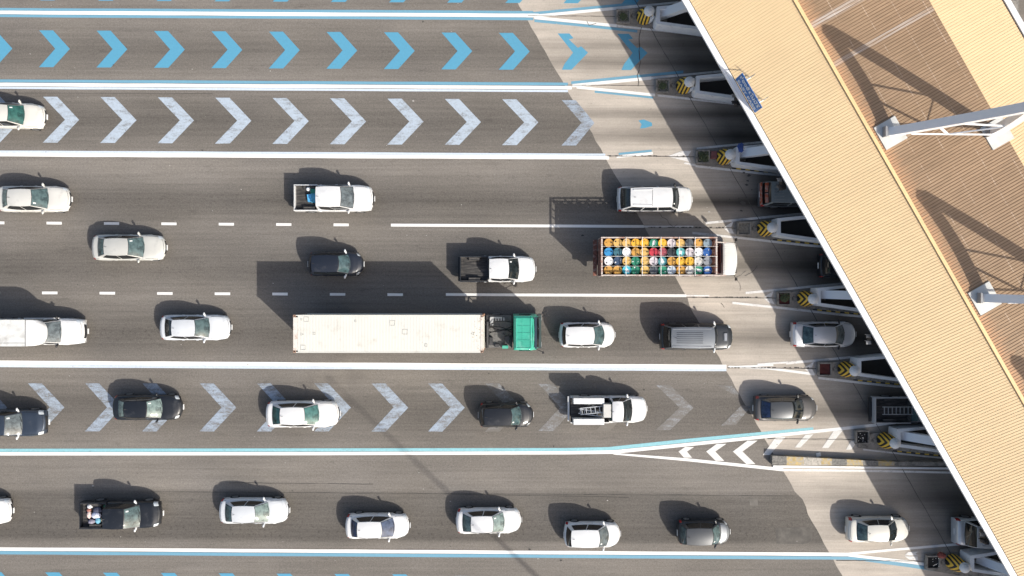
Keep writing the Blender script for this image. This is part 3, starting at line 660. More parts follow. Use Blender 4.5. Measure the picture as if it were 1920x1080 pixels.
q.grid(lambda u, w_: ((xe - .315) + .98 * math.sin(u * math.pi / 2) * (1 - .35 * abs(w_) ** 3), w_ * .86 * (1 - .12 * u ** 3), 1.72 + .70 * math.cos(u * math.pi / 2) ** .8 - .02 * abs(w_) ** 6), us, vv)
q.build('wind_fairing', Wh, r, 60)
q = MB(); q.beam((xe - .318 - .012, -.88, 2.425), (xe - .33, .88, 2.425), .03, .012); q.beam((-L / 2 - 1.5, -.66, 2.424), (xe - .35, -.66, 2.424), .015, .012); q.build('body_seam', seal, r)
q = MB(); q.box((-.9, 0, .42), (L * .62 + 1.4, 1.0, .2)); q.build('chassis', black_trim, r)
q = MB(); q.beam((xe - 1.4, .93, 1.02), (xe + 1.0, .93, 1.02), .05, .05); q.build('side_rail', Wh, r)
# vehicles half under the canopy
d1 = v('suv', 'van', (1424, 1583, 338, 391), Sg2, 'grey van with a ribbed roof and rusty red tail passing under the canopy', 'van', W=1.74, glassf=gl_dark, glassr=gl_side, group='vehicles passing under the canopy', over=dict(H=1.92, rb=.012, rt=.065, ft=.74, fb=.87, wr=.82, wb=.93, wrb=.92, bR=.03, deck=[(0, .6), (.005, .98), (.02, 1.1), (.3, 1.12), (.75, 1.1), (.87, 1.08), (.95, .98), (.99, .7), (1, .5)]), roof_m=mat('van_roof', (.20, .225, .23), .5, var=.1))
q = MB()
for k in (-.75, -.45, -.15, .15, .45, .75):
    a = Vector(d1['rf'](.05, k)); b = Vector(d1['rf'](.9, k)); q.beam(a + Vector((0, 0, .008)), b + Vector((0, 0, .008)), .03, .025)
q.build('roof_rib', alloy, d1['root'])
rust = mat('rusty_panel', (.42, .085, .03), .6, var=.3, scale=5, dirt=(.5, .42, .38), dirt_amt=.55, dscale=6)
q = MB(); q.box((-d1['L'] / 2 - .03, 0, 1.05), (.06, 1.5, .30)); q.box((-d1['L'] / 2 + .17, .36, 1.60), (.20, .62, .12)); q.box((-d1['L'] / 2 + .17, -.36, 1.60), (.20, .62, .12)); q.build('tail_panel', rust, d1['root'])
d2 = v('hatch', 'hatchback_car', (1534, 1640, 476, 520), Bk, 'black car of which only the tail shows under the canopy ahead of the drum truck', 'car', W=1.68, glassr=gl_side, group='vehicles passing under the canopy')
d3 = v('pickup', 'pickup_truck', (1636, 1784, 742, 794), Sg2, 'grey pickup carrying a ladder in its bed, going under the canopy beside the long gore', 'pickup', W=1.82, glassf=gl_dark, group='vehicles passing under the canopy', cab0=.45, over=dict(rb=.45, rt=.47, ft=.62, fb=.77, deck=[(0, .60), (.45, 1.04), (.60, 1.06), (.74, 1.08), (.80, 1.06), (.92, .98), (.975, .86), (.992, .72), (1, .55)]))
bed(d3, .0, .45, Sl, liner)
d4 = v('suv', 'van', (1789, 1925, 965, 1027), Sl, 'silver van with a ribbed roof going under the canopy at the lower right', 'van', W=1.86, glassf=gl_dark, glassr=gl_side, group='vehicles passing under the canopy', over=dict(H=1.90, rb=.09, rt=.16, ft=.70, fb=.83, wr=.80, wb=.93, wrb=.88))
q = MB()
for k in (-.75, -.5, -.25, 0, .25, .5, .75):
    a = Vector(d4['rf'](.12, k)); b = Vector(d4['rf'](.9, k)); q.beam(a + Vector((0, 0, .008)), b + Vector((0, 0, .008)), .025, .02)
q.build('roof_rib', Sg2, d4['root'])

# ---- cargo resting in the beds
teal_pl = mat('blue_plastic', (.10, .42, .60), .45, var=.1); green_pl = mat('green_plastic', (.03, .24, .17), .5, var=.1); wht = mat('white_plastic', (.78, .78, .76), .4)
def tub(name, px, py, z, dx, dy, h, m, label, cat, rz=0.0, bar=False):
    c = P(px, py, z + h); o = empty(name, (c.x, c.y, z), rz, label, cat)
    q = MB(); t = .03
    for sx in (1, -1): q.box((sx * (dx / 2 - t / 2), 0, h / 2), (t, dy - 2 * t, h))
    for sy in (1, -1): q.box((0, sy * (dy / 2 - t / 2), h / 2), (dx, t, h))
    q.build('tub_wall', m, o); q = MB(); q.box((0, 0, .02 if not bar else h - .04), (dx - 2 * t - .004, dy - 2 * t - .004, .03)); q.build('tub_floor' if not bar else 'tub_lid', m, o); return o
bz = .76
tub('plastic_crate', 589, 359, bz, .50, .36, .30, green_pl, 'green plastic crate against the cab in the bed of the double-cab pickup', 'crate', bar=True)
tub('plastic_tub', 590, 371, bz, .46, .62, .32, teal_pl, 'pale blue plastic tub against the cab of the double-cab pickup, below the green crate', 'tub', bar=True)
tub('plastic_tub', 581, 371, bz, .34, .50, .22, mat('sky_plastic', (.12, .45, .75), .45), 'brighter blue tub tucked behind the pale blue one in the double-cab pickup', 'tub', rz=.15, bar=True)
q = MB(); c = P(577, 354, bz + .4); q.lathe((0, 0, 0), [(.12, 0), (.14, .05), (.14, .30), (.06, .38), (.06, .42)], 14)
tag(q.build('jerry_can', wht, None, 40, loc=(c.x, c.y, bz)), 'round white bottle beside the green crate in the double-cab pickup', 'bottle')
cl = [((967 - 800, 950), (.35, .30, .28), (.74, .74, .74), 'white bundle at the upper rear corner of the black pickup bed'), ((165, 957), (.28, .26, .24), (.30, .13, .10), 'reddish brown bag below the white bundle in the black pickup bed'),
      ((181, 957), (.62, .42, .28), (.06, .065, .10), 'dark grey suitcase in the middle of the black pickup bed'), ((165, 966), (.26, .50, .28), (.60, .46, .42), 'pinkish bag at the tail of the black pickup bed'),
      ((178, 967), (.62, .42, .34), (.58, .60, .72), 'large pale lilac bundle in the centre of the black pickup bed'), ((182, 977), (.34, .40, .26), (.17, .42, .55), 'light blue cloth bundle at the lower side of the black pickup bed'),
      ((170, 979), (.42, .30, .24), (.30, .28, .34), 'patterned grey bag in the lower rear corner of the black pickup bed'), ((195, 976), (.48, .32, .26), (.40, .33, .22), 'beige sack against the cab wall of the black pickup bed'),
      ((199, 950), (.46, .30, .20), (.03, .16, .07), 'dark green bag in the upper front corner of the black pickup bed'), ((196, 964), (.46, .62, .20), (.03, .022, .035), 'black cloth heap against the cab of the black pickup')]
for (p_, d_, c_, lb) in cl:
    c = P(p_[0], p_[1], bz + d_[2]); q = MB(); q.blob((0, 0, d_[2] * .55), (d_[0] * .56, d_[1] * .56, d_[2] * .55), 10, .12)
    tag(q.build('cargo_bundle' if 'bundle' in lb or 'heap' in lb else 'cargo_bag', mat('cloth_%d' % int(p_[0] * 7 + p_[1]), c_, .8, var=.3, scale=7), None, 50, loc=(c.x, c.y, bz)), lb, 'luggage', 'cargo in the black pickup bed')
alu = mat('aluminium', (.55, .57, .58), .4, .6)
def ladder(px, py, z, L_, w_, rz, label, n=9):
    c = P(px, py, z); q = MB()
    for sg in (1, -1): q.box((0, sg * w_ / 2, 0), (L_, .05, .08))
    o = empty('ladder', (c.x, c.y, z), rz, label, 'ladder'); q.build('ladder_rail', alu, o)
    q = MB()
    for i in range(n): q.box((lerp(-L_ / 2 + .12, L_ / 2 - .12, i / (n - 1)), 0, 0), (.045, w_ - .05, .045))
    q.build('ladder_rung', alu, o)
ladder(1112, 769, 1.30, 1.75, .42, math.radians(6), 'aluminium ladder lying between the white tool boxes of the white pickup', 6)
ladder(1108, 774, 1.12, 1.7, .30, math.radians(-8), 'narrower ladder lying slanted under the first one in the white pickup', 6)
ladder(1699, 770, 1.25, 3.2, .50, math.radians(0), 'aluminium ladder in the bed of the grey pickup under the canopy', 12)
q = MB()
c = P(1106, 762, 1.0)
for i in range(7): q.tube((random.uniform(-.7, .7), random.uniform(-.3, .3), 0.05 + .04 * i), (random.uniform(-.7, .7), random.uniform(-.3, .3), .06 + .04 * i), .025, n=6)
tag(q.build('scrap_pile', mat('tool_metal', (.16, .17, .17), .6), None, loc=(c.x, c.y, .78)), 'heap of dark tools and pipes under the ladders in the white pickup', 'tools')

# ------------------------------------------------------------------ the barrel truck
wood = mat('painted_timber', (.60, .54, .49), .7, var=.15, scale=4, dirt=(.33, .17, .12), dirt_amt=.55, dscale=4, stretch=(.5, 2, 2))
rusty = mat('rusty_boards', (.19, .075, .05), .8, var=.35, scale=6, dirt=(.38, .30, .26), dirt_amt=.35, dscale=5)
darkbed = mat('truck_bed_floor', (.05, .035, .03), .85)
cabw = mat('cab_cream', (.70, .69, .65), .45, var=.04, coat=.3)
maroon = mat('maroon_cab_back', (.085, .02, .015), .6, var=.3)
a = P(1127, 444, 3.3); c = P(1345, 517.5, 3.3); TL = c.x - a.x; TW = a.y - c.y; tc_ = ((a.x + c.x) / 2, (a.y + c.y) / 2)
T = empty('drum_truck', (tc_[0], tc_[1], .022), 0, 'stake truck with cream ribbed cab roof, its open bed packed with coloured drums', 'truck')
hx, hy = TL / 2, TW / 2
q = MB(); q.box((0, 0, 1.18), (TL - .1, TW - .1, .12)); q.build('bed_floor', darkbed, T)
q = MB(); q.box((0, 0, 1.68), (TL - .9, TW - .4, .86)); q.build('load_platform', darkbed, T)
for sg in (1, -1):
    q = MB()
    for z_ in (1.42, 1.70, 1.98, 2.26, 2.54, 2.80, 3.02): q.box((0, sg * (hy - .06), z_), (TL - .12, .035, .27 if z_ < 2.7 else .12))
    q.build('side_boards', rusty, T)
    q = MB(); q.box((0, sg * (hy - .05), 3.27), (TL, .075, .08)); q.build('top_rail', wood, T)
    for i in range(10):
        q = MB(); q.box((-hx + .1 + i * (TL - .2) / 9, sg * (hy - .015), 2.2), (.09, .05, 2.05)); q.build('stake', wood, T)
for sg in (1, -1):
    q = MB()
    for z_ in (1.42, 1.70, 1.98, 2.26, 2.54, 2.82): q.box((sg * (hx - .06 if sg == 1 else hx - .04), 0, z_), (.035, TW - .2, .22))
    for k in range(5): q.box((sg * (hx - .10), (k - 2) * (TW - .35) / 4, 2.2), (.05, .09, 2.0))
    q.build('end_gate', rusty, T)
    q = MB(); q.box((sg * (hx - .055), 0, 3.275), (.10, TW - .23, .07)); q.build('top_rail', wood, T)
q = MB(); q.box((hx - .38, 0, 2.5), (.10, TW - .3, .16)); q.box((hx - .30, 0, 1.9), (.12, TW - .3, 1.2)); q.build('head_board', rusty, T)
for px in (1173.5, 1204, 1239, 1273, 1303):
    q = MB(); x = P(px, 480, 3.3).x - tc_[0]; q.box((x, 0, 3.335), (.034, TW - .02, .04)); q.build('cross_bar', wht, T)
rope = mat('rope', (.72, .70, .66), .8)
for py, th in ((462, .009), (480.5, .014), (499, .009)):
    q = MB(); y = P(1200, py, 3.35).y - tc_[1]; q.tube((-hx, y, 3.375), (hx, y, 3.375), th, n=6); q.build('tie_rope', rope, T)
q = MB(); q.box((0, 0, .85), (TL + .3, .95, .28)); q.box((-hx - .05, 0, .75), (.15, 2.2, .3)); q.build('chassis', black_trim, T)
q = MB(); q.box((-hx - .16, 0, 1.30), (.26, TW - .1, .1)); q.build('tail_step', rusty, T)
def bigwheels(root, xs, r=.50, hw=1.12, wd=.30):
    for x in xs:
        for sg in (1, -1):
            q = MB(); q.tube((x, sg * (hw - wd), r), (x, sg * hw, r), r, n=22); wl = q.build('wheel', rubber, root, 40)
            q = MB(); q.tube((x, sg * (hw - .02), r), (x, sg * (hw + .012), r), r * .55, n=16); q.build('rim', alloy, wl, 40)
bigwheels(T, (-hx + 1.6, hx + .75))
cx0 = hx + .05; xr0 = P(1356.5, 485, 2.55).x - tc_[0]; xr1 = P(1386, 485, 2.45).x - tc_[0]; cy = P(1370, 485.5, 2.5).y - tc_[1]; chw = 1.09
def cabroof(u, v_):
    x = lerp(xr0, xr1 - .12, u) - .18 * abs(v_) ** 3 * u ** 3; return (x, cy + v_ * chw * (1 - .03 * u), 2.46 + .06 * (1 - v_ * v_) - .10 * u ** 5)
q = MB(); q.grid(cabroof, frange(0, 1, 10), frange(-1, 1, 15)); q.build('cab_roof', cabw, T, 50)
for i in range(13):
    q = MB(); vv_ = -.86 + i * 1.72 / 12; A_ = Vector(cabroof(.06, vv_)); B_ = Vector(cabroof(.90, vv_)); q.beam(A_ + Vector((0, 0, .02)), B_ + Vector((0, 0, .02)), .115, .035); q.build('roof_rib', cabw, T)
q = MB()
def cabring(z, x1, w_): return [(xr0 + .0, cy - w_, z), (x1, cy - w_ + .12, z), (x1 + .08, cy, z), (x1, cy + w_ - .12, z), (xr0 + .0, cy + w_, z)]
R0, R1, R2 = cabring(.75, xr1 + .04, chw), cabring(1.5, xr1 + .04, chw), cabring(2.445, xr1 - .20, chw - .04)
q.add(R0 + R1 + R2, [(i, i + 1, 6 + i, 5 + i) for i in range(4)] + [(5 + i, 6 + i, 11 + i, 10 + i) for i in range(4)] + [(4, 0, 5, 9), (9, 5, 10, 14)]); q.build('cab', cabw, T)
q = MB()
for i, (s0, s1) in enumerate(((1, 2), (2, 3))):
    A_, B_, C_, D_ = [Vector(k) for k in (R1[s0], R1[s1], R2[s1], R2[s0])]; o_ = Vector((.02, 0, .01))
    q.add([A_.lerp(D_, .12) + o_, B_.lerp(C_, .12) + o_, B_.lerp(C_, .9) + o_, A_.lerp(D_, .9) + o_], [(0, 1, 2, 3)])
q.build('windshield', gl_dark, T)
for sg in (1, -1):
    q = MB(); q.box((lerp(xr0, xr1, .5), cy + sg * (chw + .0), 1.95), (.75, .02, .55)); q.build('side_window', gl_side, T)
    q = MB(); q.tube((xr1 - .1, cy + sg * 1.05, 1.6), (xr1 + .02, cy + sg * 1.30, 1.75), .02, n=6); q.box((xr1 + .02, cy + sg * 1.33, 1.72), (.06, .2, .34)); q.build('mirror', black_trim, T)
    q = MB(); q.box((xr1 + .07, cy + sg * .8, .95), (.06, .28, .18)); q.build('headlight', lampw, T)
q = MB(); q.box((xr1 + .08, cy, .62), (.16, 2.1, .24)); q.build('front_bumper', black_trim, T)
q = MB(); q.box(((hx + xr0) / 2, cy, 1.5), (xr0 - hx - .06, 1.9, 1.0)); q.box((xr0 - .12, cy + .4, 2.15), (.1, 1.3, .35)); q.build('cab_back', maroon, T)
q = MB()
for sg in (1, -1): q.beam((hx, cy + sg * 1.12, 2.5), (xr0 + .2, cy + sg * 1.08, 2.44), .07, .07)
q.build('cab_side_rail', wood, T)
# 48 drums
DC = {'Y': ((.74, .42, .035), 'bright yellow'), 'O': ((.56, .30, .06), 'ochre'), 'L': ((.66, .42, .12), 'scuffed light yellow'), 'G': ((.02, .22, .13), 'green'), 'W': ((.78, .78, .78), 'clean white'), 'P': ((.62, .56, .57), 'pinkish white'),
      'S': ((.09, .105, .12), 'slate grey'), 'B': ((.22, .29, .34), 'steel blue'), 'R': ((.52, .035, .06), 'crimson'), 'M': ((.34, .07, .09), 'faded red'), 'K': ((.03, .035, .042), 'black'), 'T': ((.10, .46, .46), 'turquoise'),
      'N': ((.025, .06, .13), 'dark navy'), 'U': ((.02, .11, .36), 'royal blue'), 'A': ((.03, .25, .52), 'azure blue'), 'D': ((.04, .14, .18), 'dark teal'), 'C': ((.06, .45, .56), 'cyan'), 'E': ((.62, .60, .55), 'dirty off-white'), 'H': ((.58, .66, .72), 'pale blue white'), 'F': ((.27, .28, .30), 'battleship grey'), 'J': ((.06, .23, .26), 'petrol blue')}
rows = ['OLLYYGYPLSOB', 'ADWOLRMKTPWU', 'WNLGLPJOYYEF', 'OOCGLSGHOEGU']
rown = ['upper outer row', 'upper inner row', 'lower inner row', 'lower outer row']
orde = ['tailmost', 'second', 'third', 'fourth', 'fifth', 'sixth', 'seventh', 'eighth', 'ninth', 'tenth', 'eleventh', 'frontmost']
rim_l = {}
for r_, row in enumerate(rows):
    for k, ch in enumerate(row):
        col, nm = DC[ch]; ztop = 3.02; px = 1141.5 + k * 16.85 + random.uniform(-.4, .4); py = 455.5 + r_ * 16.9 + k * .05 + random.uniform(-.3, .3)
        c = P(px, py, ztop); lid = mat('drum_' + nm.replace(' ', '_') + ('' if random.random() < .6 or ch in 'WAURCK' else '_stained'), col, .62, var=.15, scale=5, dirt=tuple(.45 * x + .09 for x in col), dirt_amt=random.choice((.15, .3, .5)), dscale=5, spec=.5)
        num = orde[k]; pos_ = (num + ' in the ' if k in (0, 11) else num + ' from tail, ') + rown[r_] + ' of the stake truck'
        o = empty('drum', (c.x, c.y, 2.12), random.uniform(0, 6.28), nm + ' drum, ' + pos_, 'drum', 'drums standing in the stake truck')
        q = MB(); h = ztop - 2.12; R = .283
        q.lathe((0, 0, 0), [(R * .97, 0), (R, .03), (R * .985, .28), (R * 1.02, .30), (R * .985, .32), (R * .985, .58), (R * 1.02, .60), (R * .985, .62), (R, h - .03), (R * 1.015, h), (R * .95, h), (R * .93, h - .035)], 24)
        q.build('barrel', lid, o, 35)
        q = MB(); q.tube((R * .62, 0, h - .035), (R * .62, 0, h - .005), .045, n=10); q.tube((-R * .55, .05, h - .035), (-R * .55, .05, h - .012), .028, n=8); q.build('bung', wht if ch in 'GUNJC' else black_trim, o)
        if (r_, k) in ((0, 5), (2, 6), (3, 10), (3, 11), (3, 2), (1, 8)):
            q = MB(); q.box((0.02, 0, h - .031), (.26, .17, .004)); q.build('paper_label', wht, o)

# ------------------------------------------------------------------ the container truck
a = P(549.5, 590.5, 3.95); c = P(906, 661.5, 3.95); CL = c.x - a.x; CW = a.y - c.y; cc = ((a.x + c.x) / 2, (a.y + c.y) / 2)
cont = mat('container_paint', (.65, .637, .575), .55, var=.03, scale=.8, dirt=(.55, .52, .45), dirt_amt=.2, dscale=1.1)
contr = mat('container_rusty_frame', (.66, .62, .56), .6, var=.08, dirt=(.42, .24, .13), dirt_amt=.25, dscale=4)
K = empty('shipping_container', (cc[0], cc[1], 1.35), 0, 'long off-white shipping container with rusty corners riding on the green-cabbed truck', 'container')
h = 2.6; hx, hy = CL / 2, CW / 2
q = MB(); n = 150; vs = []; fs = []
for sg in (1, -1):
    b0 = len(vs)
    for i in range(n * 4 + 1):
        ph = i % 4; x = -hx + .12 + (CL - .24) * i / (n * 4) if True else 0; d = .0 if ph in (0, 1) else .035
        vs += [(x, sg * (hy - .02 - d), .16), (x, sg * (hy - .02 - d), h - .08)]
    for i in range(n * 4):
        f = (b0 + 2 * i, b0 + 2 * i + 2, b0 + 2 * i + 3, b0 + 2 * i + 1); fs.append(f if sg == -1 else f[::-1])
q.add(vs, fs); q.build('side_wall', cont, K)
q = MB()
def croof(u, v_):
    return (lerp(-hx + .30, hx - .16, u), v_ * (hy - .05), h - .012 + (.0035 if (int(u * 480) % 8) < 4 else 0.0) * (1 if abs(v_) < .96 else 0))
q.grid(croof, frange(0, 1, 481), [-1, -.97, -.95, 0, .95, .97, 1]); q.build('roof_panel', cont, K)
for bx_, wx_ in ((-hx + .15, .28), (hx - .09, .13)):
    q = MB(); q.box((bx_, 0, h - .02), (wx_, CW - .3, .05)); q.build('end_header', contr, K)
q = MB()
for sg in (1, -1): q.box((0, sg * (hy - .03), h - .04), (CL - .34, .06, .08)); q.box((0, sg * (hy - .03), .08), (CL - .34, .06, .15))
q.build('side_rail', cont, K)
for sx in (1, -1):
    for sy in (1, -1):
        q = MB(); q.box((sx * (hx - .085), sy * (hy - .08), h - .05), (.17, .16, .11)); q.box((sx * (hx - .085), sy * (hy - .08), .06), (.17, .16, .12)); q.box((sx * (hx - .07), sy * (hy - .07), h / 2), (.10, .10, h - .24)); q.build('corner_casting', mat('rust_corner', (.30, .13, .06), .75, var=.3, dirt=(.6, .55, .48), dirt_amt=.4, dscale=9), K)
        q = MB(); q.box((sx * (hx - .085), sy * (hy - .08), h + .007), (.09, .07, .008)); q.build('casting_hole', seal, K)
q = MB(); q.box((-hx + .03, 0, h / 2), (.05, CW - .3, h - .26)); q.build('door', cont, K)
q = MB()
for y in (-.85, -.35, .35, .85): q.tube((-hx - .005, y, .12), (-hx - .005, y, h - .14), .02, n=8)
q.build('lock_rod', alloy, K)
q = MB(); q.box((hx - .03, 0, h / 2), (.05, CW - .3, h - .26)); q.build('front_wall', cont, K)
gm = mat('container_grey_mark', (.56, .55, .50), .6)
q = MB(); zt_ = h + .008
def sq(px, py, s):     # outline of a repaired square on the roof
    c = P(px, py, 3.95); x, y = c.x - cc[0], c.y - cc[1]; s /= 29.2; t = .03
    for (dx, dy, lx, ly) in ((0, s / 2, s + t, t), (0, -s / 2, s + t, t), (s / 2, 0, t, s - t), (-s / 2, 0, t, s - t)): q.box((x + dx, y + dy, zt_), (lx, ly, .008))
for a_ in ((574.5, 599, 8.5), (736, 606, 9), (759.5, 622.5, 9), (568.5, 652, 8.5), (589.5, 625.5, 4), (799, 647.5, 4.5), (667, 602, 3), (565.5, 599.5, 2.5)): sq(*a_)
def trimark(px, py, s, d):
    c = P(px, py, 3.95); x, y = c.x - cc[0], c.y - cc[1]; pts = [Vector((x - d * s, y + s, zt_)), Vector((x - d * s, y - s, zt_)), Vector((x + d * s, y, zt_))]
    for i in range(3): q.beam(pts[i], pts[(i + 1) % 3], .025, .008)
trimark(567, 627, .085, 1); trimark(886, 626, .085, -1)
q.build('roof_mark', gm, K)
rs_m = mat('rust_streak', (.52, .36, .20), .8, var=.3)
q = MB()
for i in range(26):
    x = hx - .2 - random.random() ** 2 * .5; y = random.uniform(-hy + .1, hy - .1); q.box((x, y, h + .0065), (random.uniform(.02, .08), random.uniform(.01, .03), .004))
for i in range(10): q.box((random.uniform(-hx + .5, hx - .5), random.uniform(-hy + .1, hy - .1), h + .0065), (random.uniform(.02, .05), random.uniform(.01, .02), .004))
q.build('rust_spot', rs_m, K)

TR = empty('container_truck', (cc[0], cc[1], .022), 0, 'tractor truck with a green cab pulling the long off-white container', 'truck')
q = MB(); q.box((0, 0, 1.2), (CL - .1, .9, .22))
for x in frange(-hx + .3, hx - .3, 7): q.box((x, 0, 1.24), (.12, 2.3, .10))
q.build('trailer_frame', black_trim, TR)
tx0 = hx + .02; txe = P(957, 625, 1.1).x - cc[0]; cab0_ = P(962.5, 625, 2.6).x - cc[0]; cab1 = P(1010, 625, 1.9).x - cc[0]; cy = P(985, 624.2, 2.6).y - cc[1]
grey_d = mat('deck_steel', (.17, .165, .155), .7, var=.3, scale=3, dirt=(.05, .05, .05), dirt_amt=.4, dscale=3)
q = MB(); q.box(((tx0 + txe) / 2 + .1, cy, 1.02), (txe - tx0, 2.2, .10)); q.build('deck_plate', grey_d, TR)
q = MB(); xm_ = (tx0 + txe) / 2
q.beam((tx0 + .1, cy + 1.14, 1.35), (txe + .1, cy + 1.14, 1.35), .05, .05); q.beam((txe + .1, cy + 1.14, 1.35), (txe + .1, cy - 1.1, 1.35), .05, .05); q.beam((tx0 + .1, cy + 1.14, 1.35), (tx0 + .1, cy - 1.1, 1.35), .08, .05)
for x in (tx0 + .1, txe + .1):
    for y in (1.12, -1.08): q.beam((x, cy + y, .9), (x, cy + y, 1.37), .05, .05)
q.build('deck_rail', black_trim, TR)
for c_, d_ in (((txe - .22, cy - .55, 1.32), (.34, .55, .55)), ((tx0 + .40, cy - .65, 1.2), (.24, .55, .3)), ((tx0 + .8, cy - .95, 1.15), (.3, .2, .22)), ((tx0 + .18, cy - .2, 1.3), (.12, 1.9, .5))):
    q = MB(); q.box(c_, d_, taper=.92); q.build('gear_box', mat('dark_gear', (.05, .05, .052), .5, var=.2), TR)
q = MB(); q.box((tx0 + .44, cy + .68, 1.15), (.22, .5, .22)); q.box((tx0 + .75, cy + .95, 1.2), (.8, .10, .14))
for i in range(5): q.box((tx0 + .55 + .18 * i, cy + .85, 1.2), (.08, .22, .1))
q.build('air_valves', mat('light_steel', (.50, .50, .49), .5), TR)
q = MB(); q.box((txe - .35, cy - 1.04, 1.26), (.40, .20, .30)); q.build('green_box', mat('cab_green', (.045, .37, .26), .45, var=.10, scale=2, coat=.3, dirt=(.13, .43, .33), dirt_amt=.35), TR)
q = MB()
def hose(pts, r=.028):
    for a_, b_ in zip(pts, pts[1:]): q.tube(a_, b_, r, n=6, caps=False)
for (y0, y1, bl) in ((.35, .6, .5), (.15, -.15, .7), (.0, .4, -.3), (-.2, .1, .35), (.55, .2, -.5)):
    hose([(lerp(tx0 + .05, txe + .2, t_), cy + lerp(y0, y1, t_) + bl * math.sin(math.pi * t_) * .5, 1.15 + .35 * math.sin(math.pi * t_)) for t_ in frange(0, 1, 10)])
q.build('air_hose', seal, TR)
green = MATS['cab_green']
def ring(z, x0_, x1_, w_, cut): return [(x0_, cy - w_, z), (x1_ - cut, cy - w_, z), (x1_ , cy - w_ + cut, z), (x1_ + .05, cy, z), (x1_, cy + w_ - cut, z), (x1_ - cut, cy + w_, z), (x0_, cy + w_, z)]
x0_ = cab0_; G = [ring(.62, x0_, cab1, 1.2, .18), ring(1.62, x0_, cab1, 1.2, .18), ring(2.52, x0_ + .03, cab1 - .30, 1.15, .20), ring(2.72, x0_ + .06, cab1 - .44, 1.11, .22)]
q = MB(); vs = sum(G, []); fs = []
for j in range(3):
    for i in range(7): fs.append((j * 7 + i, j * 7 + (i + 1) % 7, (j + 1) * 7 + (i + 1) % 7, (j + 1) * 7 + i))
q.add(vs, fs); q.build('cab', green, TR)
xr0, xr1 = x0_ + .06, cab1 - .44
def gr_(u, v_):
    e = min(1, (1 - abs(v_)) / .14, u / .10 + .0, (1 - u) / .08); z = 2.72 + .10 * sm(e)
    if .14 < u < .88 and .86 > abs(v_): z -= .035
    return (lerp(xr0, xr1, u) - .18 * (abs(v_) > .93) * sm((u - .7) / .3), cy + v_ * 1.11, z)
q = MB(); q.grid(gr_, [0, .05, .10, .13, .15, .3, .5, .7, .87, .89, .93, .96, 1], [-1, -.95, -.90, -.87, -.85, -.5, -.2, 0, .2, .5, .85, .87, .90, .95, 1]); q.build('cab_roof', green, TR, 30)
q = MB()
for v_ in (-.42, 0, .42): q.box((lerp(xr0, xr1, .51), cy + v_ * 1.11, 2.79), (.95, .045, .03))
q.box((lerp(xr0, xr1, .45), cy, 2.79), (.05, 1.8, .026)); q.build('roof_rib', green, TR)
q = MB()
for i in (2, 3):
    A_, B_, C_, D_ = [Vector(k_) for k_ in (G[1][i], G[1][i + 1], G[2][i + 1], G[2][i])]; o_ = Vector((.02, 0, .01)); q.add([A_.lerp(D_, .05) + o_, B_.lerp(C_, .05) + o_, B_.lerp(C_, .98) + o_, A_.lerp(D_, .98) + o_], [(0, 1, 2, 3)])
ws_ = q.build('windshield', gl_side, TR)
q = MB(); q.beam((cab1 - .05, cy - .8, 1.82), (cab1 - .20, cy + .1, 2.2), .03, .03); q.beam((cab1 - .02, cy + .2, 1.82), (cab1 - .2, cy + .9, 2.2), .03, .03); q.build('wiper', alloy, ws_)
q = MB(); q.box((cab1 - .22, cy, 2.62), (.14, 2.1, .05)); q.build('sun_visor', mat('visor', (.03, .05, .07), .4), TR)
for sg in (1, -1):
    q = MB(); q.box((lerp(x0_, cab1, .45), cy + sg * 1.205, 2.05), (.8, .02, .6)); q.build('side_window', gl_side, TR)
    q = MB(); q.tube((cab1 - .15, cy + sg * 1.12, 2.3), (cab1 + .28, cy + sg * 1.28, 2.35), .022, n=6); q.box((cab1 + .28, cy + sg * 1.34, 2.12), (.12, .12, .42)); q.build('mirror', black_trim, TR)
q = MB(); q.tube((cab1 - .1, cy + .95, 2.2), (cab1 + .55, cy + 1.18, 2.25), .022, n=6); q.box((cab1 + .58, cy + 1.2, 2.2), (.16, .22, .10)); q.box((cab1 + .45, cy + 1.42, 2.2), (.12, .14, .10)); q.tube((cab1 + .5, cy + 1.15, 2.24), (cab1 + .45, cy + 1.4, 2.24), .02, n=6); q.build('kerb_mirror', black_trim, TR)
q = MB(); q.box((cab1 + .08, cy, .55), (.28, 2.36, .38)); q.build('front_bumper', mat('bumper_dark', (.04, .06, .06), .5), TR)
for sg in (1, -1):
    q = MB(); q.box((cab1 + .225, cy + sg * .9, .62), (.02, .34, .16)); q.build('headlight', lampw, TR)
bigwheels(TR, (-hx + 1.3, -hx + 2.6, hx - .5, hx + .35 + .4, cab0_ + .75), .5, 1.15)
q = MB(); q.box((hx + 1.2, cy, .75), (5.0, .8, .25)); q.build('tractor_frame', black_trim, TR)

# ------------------------------------------------------------------ toll islands
kerb_m = mat('island_concrete', (.27, .25, .22), .85, var=.22, scale=2.5, dirt=(.10, .095, .085), dirt_amt=.5, dscale=3)
wall_m = mat('booth_wall_paint', (.82, .83, .83), .6, var=.05, scale=1.5, dirt=(.6, .6, .58), dirt_amt=.2, dscale=2)
dark_floor = mat('stairwell_shade', (.035, .034, .033), .9)
yel = (.72, .44, .04)
stripe, n_, b_ = newmat('drum_stripes'); nb = NB(stripe)
tcx = stripe.node_tree.nodes.new('ShaderNodeTexCoord').outputs['Object']; x_, y_, z_ = nb.sep(tcx)
s_ = nb.math('ADD', x_, nb.math('MULTIPLY', nb.math('ABSOLUTE', y_), .5)); s_ = nb.math('ADD', s_, nb.math('MULTIPLY', z_, 0.12))
fr = nb.math('FRACT', nb.math('MULTIPLY', s_, 3.9)); st = nb.math('GREATER_THAN', fr, .5)
dn = nb.rng(nb.noise(tcx, 6, 5, .7), .3, .7, .8, 1.1)
